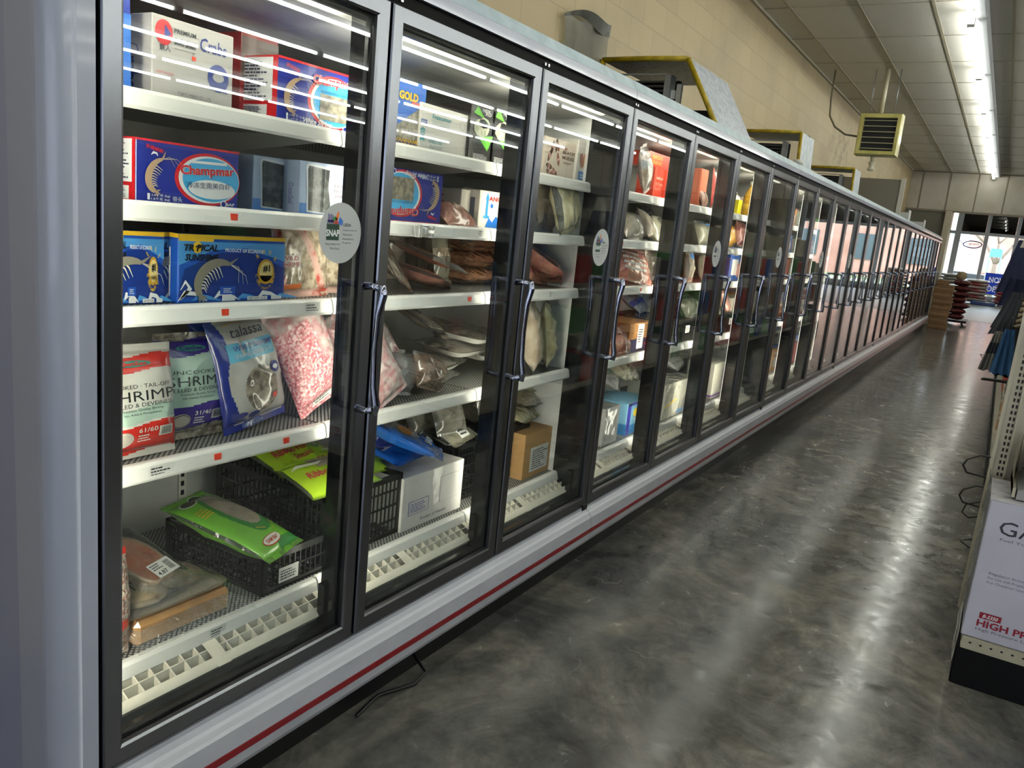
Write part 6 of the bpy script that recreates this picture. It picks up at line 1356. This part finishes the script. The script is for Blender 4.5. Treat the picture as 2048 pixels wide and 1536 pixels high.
def towel(name, label, x, y, z, w, h, cols, folds=5, rz=0, lean=0, group=None, stripes=None, amp=.012):
    """folded cloth hanging from a bar; its folds run down"""
    t = thing(name, label, 'towel', (x, y, z), (lean, 0, rz), group)
    b = MB(); rd = random.Random(int(x*100+z*10)); ph = rd.uniform(0, 6)
    def fn(u, v, s): 
        k = .45+.55*v
        return ((u-.5)*w*k, s*(.012+.016*v)+amp*math.sin(u*folds*2*PI+ph)*(.3+.7*v), -h*v-.004*math.sin(u*20+ph)*v)
    reg = (lambda u, v: stripes(u, v)) if stripes else 0
    b.grid(lambda u, v: fn(u, v, -1), 30, 14, reg); b.grid(lambda u, v: fn(u, v, 1), 30, 14, reg, flip=True)
    b.grid(lambda u, v: tuple(Vector(fn(u, 1, -1)).lerp(Vector(fn(u, 1, 1)), v)), 30, 1, reg)
    b.grid(lambda u, v: tuple(Vector(fn(0, v, -1)).lerp(Vector(fn(0, v, 1)), u)), 1, 14, reg); b.grid(lambda u, v: tuple(Vector(fn(1, v, -1)).lerp(Vector(fn(1, v, 1)), u)), 1, 14, reg, flip=True)
    b.build('cloth', cols, parent=t)
    b = MB(); b.tube([(0, -.0, 0), (0, 0, .05), (.0, .01, .06), (0, .02, .05)], .003, n=6); b.build('hanging_loop', M_wire, parent=t)
    return t
cl = lambda n, h_, r=.9: P('cloth_'+n, h_, r, bump=(220, .3))
NV, DG, GY, BLU, TN, BRN, LG, SAGE = cl('navy', '#1b2240'), cl('dark_grey', '#34373f'), cl('grey', '#6f6f6a'), cl('blue', '#27507c'), cl('tan', '#8f8063'), cl('brown', '#3a2c20'), cl('light_grey', '#a8a69a'), cl('sage', '#7f8f78')
def zig(u, v): return 1 if ((v*14+abs((u*3) % 1-.5)*3) % 2) < .9 else (2 if ((v*14+abs((u*3) % 1-.5)*3) % 2) > 1.6 else 0)
# placed by the point of their outer lower corner as seen in the aisle
def hang(px, py, x, name, label, w, h, cols, **kw):
    p = at(px, py, x=x); dy = w*.36
    return towel(name, label, x, p.y-w/2*kw.pop('k', .8), p.z+h, w, h, cols, rz=PI/2+kw.pop('turn', 0), **kw)
hang(1999, 585, 7.2, 'kitchen_towel', 'navy towel hanging highest and furthest out on the gondola', .30, .40, [NV], folds=4)
hang(2003, 612, 6.6, 'kitchen_towel', 'navy towel below and right of the highest one', .28, .36, [NV], folds=4)
hang(2018, 556, 6.4, 'kitchen_towel', 'grey card topped navy towel at the upper right edge', .30, .32, [NV, LG], folds=3, stripes=lambda u, v: 1 if v < .35 else 0)
hang(1990, 655, 5.6, 'kitchen_towel', 'dark grey fringed towel below the navy ones', .26, .22, [DG], folds=6)
hang(1986, 668, 5.1, 'kitchen_towel', 'slate grey towel in front of the dark grey fringed one', .26, .20, [DG], folds=7)
hang(1962, 738, 4.7, 'kitchen_towel', 'grey and black striped towel with looped lower edge', .15, .20, [GY, DG, LG], folds=7, stripes=lambda u, v: 1 if .30 < v < .55 else 0, amp=.016)
hang(1982, 745, 4.6, 'kitchen_towel', 'steel blue towel right of the looped striped one', .10, .22, [BLU], folds=3)
hang(1996, 750, 4.75, 'kitchen_towel', 'black towel behind the steel blue one', .16, .34, [cl('black', '#14151a')], folds=3)
p = at(2030, 660, x=4.3)
bag('oven_mitt', 'brown and cream zigzag oven mitt hanging at the right edge', 'mitt', (4.35, -.155, 1.275), (0, .10, -PI/2+.25), .17, .19, .045, [TN, BRN, LG], region=zig, seed=301, cr=.003, seal=.01, pw=.4)
bag('oven_mitt', 'grey woven mitt just below the zigzag one', 'mitt', (4.25, -.19, 1.16), (0, -.1, -PI/2+.2), .14, .11, .04, [GY], seed=302, cr=.003, seal=.01)
bag('pot_holder', 'sage green pot holder peeping out above the zigzag mitt', 'pot holder', (4.45, -.15, 1.46), (0, .0, -PI/2+.2), .12, .12, .03, [SAGE], seed=303, cr=.003, seal=.01)
for (x, px, py, w, h, c, l) in ((4.7, 1990, 860, .10, .22, '#b08a6a', 'tan and red packet hanging at the edge of the slotted upright'), (4.35, 1990, 880, .10, .12, '#a83a34', 'small red packet under the tan one'), (4.9, 2004, 765, .12, .12, '#c8564a', 'red wrapped pack below the steel blue towel'), (4.6, 2006, 800, .16, .16, '#77777a', 'grey clear packet right of the straight hook')):
    p = at(px, py, x=x)
    bag('hanging_pack', l, 'pack', (x, p.y-w*.45, p.z), (0, 0, PI/2-.3), w, h, .05, [P('pack_'+c[1:], c, .25, coat=1, bump=(24, .8, 3), mix=('#d8cfc0', 14, .5, .6)), M_film], region=lambda u, v: 1 if v > .9 else 0, seed=int(x*30), cr=.006)
# further goods on the gondola boards, mostly seen mirrored in the freezer doors
gp_ = {}
rd = random.Random(77)
gcol = [('red', '#a8322c'), ('white', '#cfccc4'), ('black', '#1c1c1e'), ('blue', '#2c4f8c'), ('green', '#3c7a44'), ('brown', '#7a5638')]
first = {}
for z in (.182, .642, 1.072):
    x = 6.3
    while x < 16.6:
        ci = rd.randrange(6); nm, hxv = gcol[ci]
        if ci not in first:
            b = MB(); b.rbox(-.12, .12, -.14, .14, 0, .30, .006); first[ci] = b.build('goods_carton', [C(hxv[1:], .5)]); o = first[ci]
        else: o = first[ci].copy(); COL.objects.link(o)
        s_ = rd.uniform(.7, 1.15); o.location = (x, -.34, z); o.scale = (1, 1, s_); tag(o, '%s carton on the long gondola, seen mirrored in the freezer doors' % nm, 'carton', 'cartons on the long gondola')
        x += rd.uniform(.27, .45)
for k in range(12):
    x = 4.9+k*.22; z = 1.28+.02*(k % 3)
    if x > 6.2: x += .2
    towel('kitchen_towel', 'dark towel on the upper hooks of the gondola, seen mirrored in the doors', x, -.30, 1.62, .26, .38, [[NV, DG, GY, BLU][k % 4]], rz=PI/2, group='towels on the upper hooks')
# second aisle's shelving across the store, mirrored only
t3 = thing('gondola_shelf', 'tall dark shelving further across the store, mirrored in the freezer glass', 'shelf')
b = MB(); b.box(-1, 20, -4.3, -4.2, 0, 1.9); b.build('back_panel', P('dim_shelf', '#4a4840', .6), parent=t3)
for z in (.1, .55, 1.0, 1.45):
    b = MB(); b.box(-1, 20, -4.2, -3.75, z, z+.03); b.build('gondola_board', P('dim_board', '#6f6c60', .6), parent=t3)
for z in (.132, .582, 1.032, 1.482):
    x = -.8
    while x < 19:
        ci = rd.randrange(6); o = first[ci].copy(); COL.objects.link(o); o.location = (x, -3.95, z); o.scale = (1.3, 1, rd.uniform(.8, 1.2)); tag(o, '%s carton across the store, seen mirrored in the freezer glass' % gcol[ci][0], 'carton', 'cartons across the store'); x += rd.uniform(.6, 1.4)
# ================================================================ far end: cartons, net sacks, rice sacks
M_corr = P('corrugated_brown', '#7a5a38', .75, mix=('#6b4d2e', 4, .4, .6))
cc = (21.75, .98)
for i in range(7):
    b = MB(); b.rbox(0, .62, 0, .40, 0, .148, .006, 0); b.box(-.002, .0, .02, .38, .06, .075, 1); b.box(.0, .62, .18, .22, .149, .1495, 1)
    tag(b.build('brown_carton', [M_corr, P('packing_tape', '#8f7450', .3)], loc=(cc[0]+.01*(i % 2), cc[1]+.008*((i*3) % 4), .0+.15*i), rot=(0, 0, .01*(i % 3-1))), 'brown carton in the stack at the freezers far end, %s' % ['lowest', 'second from below', 'third from below', 'fourth from below', 'fifth from below', 'sixth from below', 'topmost of the wide ones'][i], 'carton', 'brown carton stack')
b = MB(); b.rbox(0, .35, 0, .25, 0, .10, .006); tag(b.build('brown_carton', M_corr, loc=(cc[0]+.1, cc[1]+.14, 1.052)), 'small brown carton on top of the stack by the freezers', 'carton')
M_net = P('dark_red_net', '#4a1f20', .6, mix=('#7c3a34', 24, .45, .6), bump=(40, .6))
def sackm(w, d, h, seed): 
    g = Bag(w, d, h, seed=seed, cr=.01, nu=14, nv=16, seal=.03); g.shell(); return g.b
nb = MB(); nb2 = None
for i in range(7):
    b = sackm(.42, .5, .145, 400+i); y = 1.02+.02*(i % 2)-.0
    o = b.build('net_sack', M_net, loc=(24.3, y-.1, .14+.145*i+.085), rot=(-PI/2, 0, PI/2+.1*(i % 3)))
    tag(o, '%s of the dark red net sacks stacked beyond the brown cartons' % ['lowest', 'second lowest', 'third lowest', 'middle', 'third highest', 'second highest', 'highest'][i], 'sack', 'dark red net sacks')
for i in range(4):
    b = sackm(.36, .45, .15, 410+i); o = b.build('net_sack', M_net, loc=(24.4, 1.50+.02*i, .13*i+.068), rot=(-PI/2, 0, PI/2+.2)); tag(o, '%s of the net sacks in the left pile behind the brown cartons' % ['lowest', 'second', 'third', 'topmost'][i], 'sack', 'left net sacks')
b = MB(); b.box(0, 1.0, -.1, .66, .06, .12)
for x in (.1, .9):
    for y in (0, .55): b.lathe([(.05, -.02), (.05, .02)], (x, y, .05), axis='y', n=12)
tag(b.build('black_dolly', M_black, loc=(24.0, .75, .012)), 'low black dolly under the dark red net sacks', 'dolly')
b = MB(); b.lathe([(.0, 0), (.10, .02), (.13, .10), (.10, .2), (0, .23)], (0, 0, 0), n=14); tag(b.build('woven_ball', P('tan_wicker', '#a89472', .8, bump=(40, .6)), loc=(24.35, .98, 1.16)), 'round tan bundle on top of the net sack stack', 'bundle')
sc = [('white', '#d8d6d0'), ('pink', '#cf7f8c'), ('yellow', '#d8c890'), ('pale green', '#a8c090'), ('red striped', '#c05a5a'), ('grey', '#c6c6ca')]
smat = [P('sack_'+n.replace(' ', '_'), h_, .5, mix=('#e2ddd6', 6, .5, .6), coat=.3) for n, h_ in sc]
def stack(x, y, n, cs, w, d, lab, rz=0, h=.13):
    b = MB()
    for k in range(3): b.box(-w/2+.02, w/2-.02, -d/2+k*(d/2-.05), -d/2+k*(d/2-.05)+.09, 0, .09)
    for k in range(5): b.box(-w/2+k*(w/5), -w/2+k*(w/5)+w/6, -d/2, d/2, .09, .115)
    tag(b.build('wooden_pallet', P('pallet_wood', '#7d6040', .8), loc=(x, y, .006), rot=(0, 0, rz)), 'wooden pallet under the %s' % lab, 'pallet')
    for i in range(n):
        for j in range(2):
            c = cs[(i+j) % len(cs)]; b = sackm(d*.98, w*.5, h-.005, i*7+j)
            o = b.build('rice_sack', smat[c], loc=(x-w/2+.02+j*w*.5, y, .19+i*h), rot=(-PI/2, 0, -PI/2))
            tag(o, '%s sack, %s, %s layer, %s' % (sc[c][0], lab, ['lowest', 'second', 'third', 'fourth', 'fifth', 'sixth', 'seventh', 'eighth'][i], ['near side', 'far side'][j]), 'sack', lab)
stack(40.3, 2.0, 8, [5, 0], 1.2, 1.0, 'tall stack left of the mullion')
stack(39.6, .95, 7, [0, 4], 1.2, .95, 'stack at the far window')
stack(39.9, -.15, 7, [1, 4], 1.2, .95, 'stack right of the mullion')
stack(39.7, -1.25, 8, [4, 0], 1.2, 1.0, 'stack under the blue poster')
stack(30.5, 1.78, 4, [3, 2], 1.3, .9, 'row beyond the net sacks')
stack(33.5, 1.78, 5, [2, 0], 1.3, .9, 'second row beyond the net sacks')
stack(36.6, 1.80, 5, [0, 1], 1.3, .9, 'third row beyond the net sacks')
b = MB(); b.rbox(0, .5, 0, .9, 0, .16, .03); tag(b.build('blue_pack', P('blue_wrap', '#24458f', .3, coat=.6), loc=(38.6, .15, .005)), 'flat blue pack on the floor before the far sacks', 'pack')
b = MB(); b.tube([(0, 0, .01), (.12, .02, .012), (.25, -.03, .012), (.32, -.02, .02), (.30, .05, .10)], .006, n=7)
tag(b.build('black_cable', M_wire, loc=(1.72, 1.44, .0)), 'thin black cable lying under the freezer bumper', 'cable')
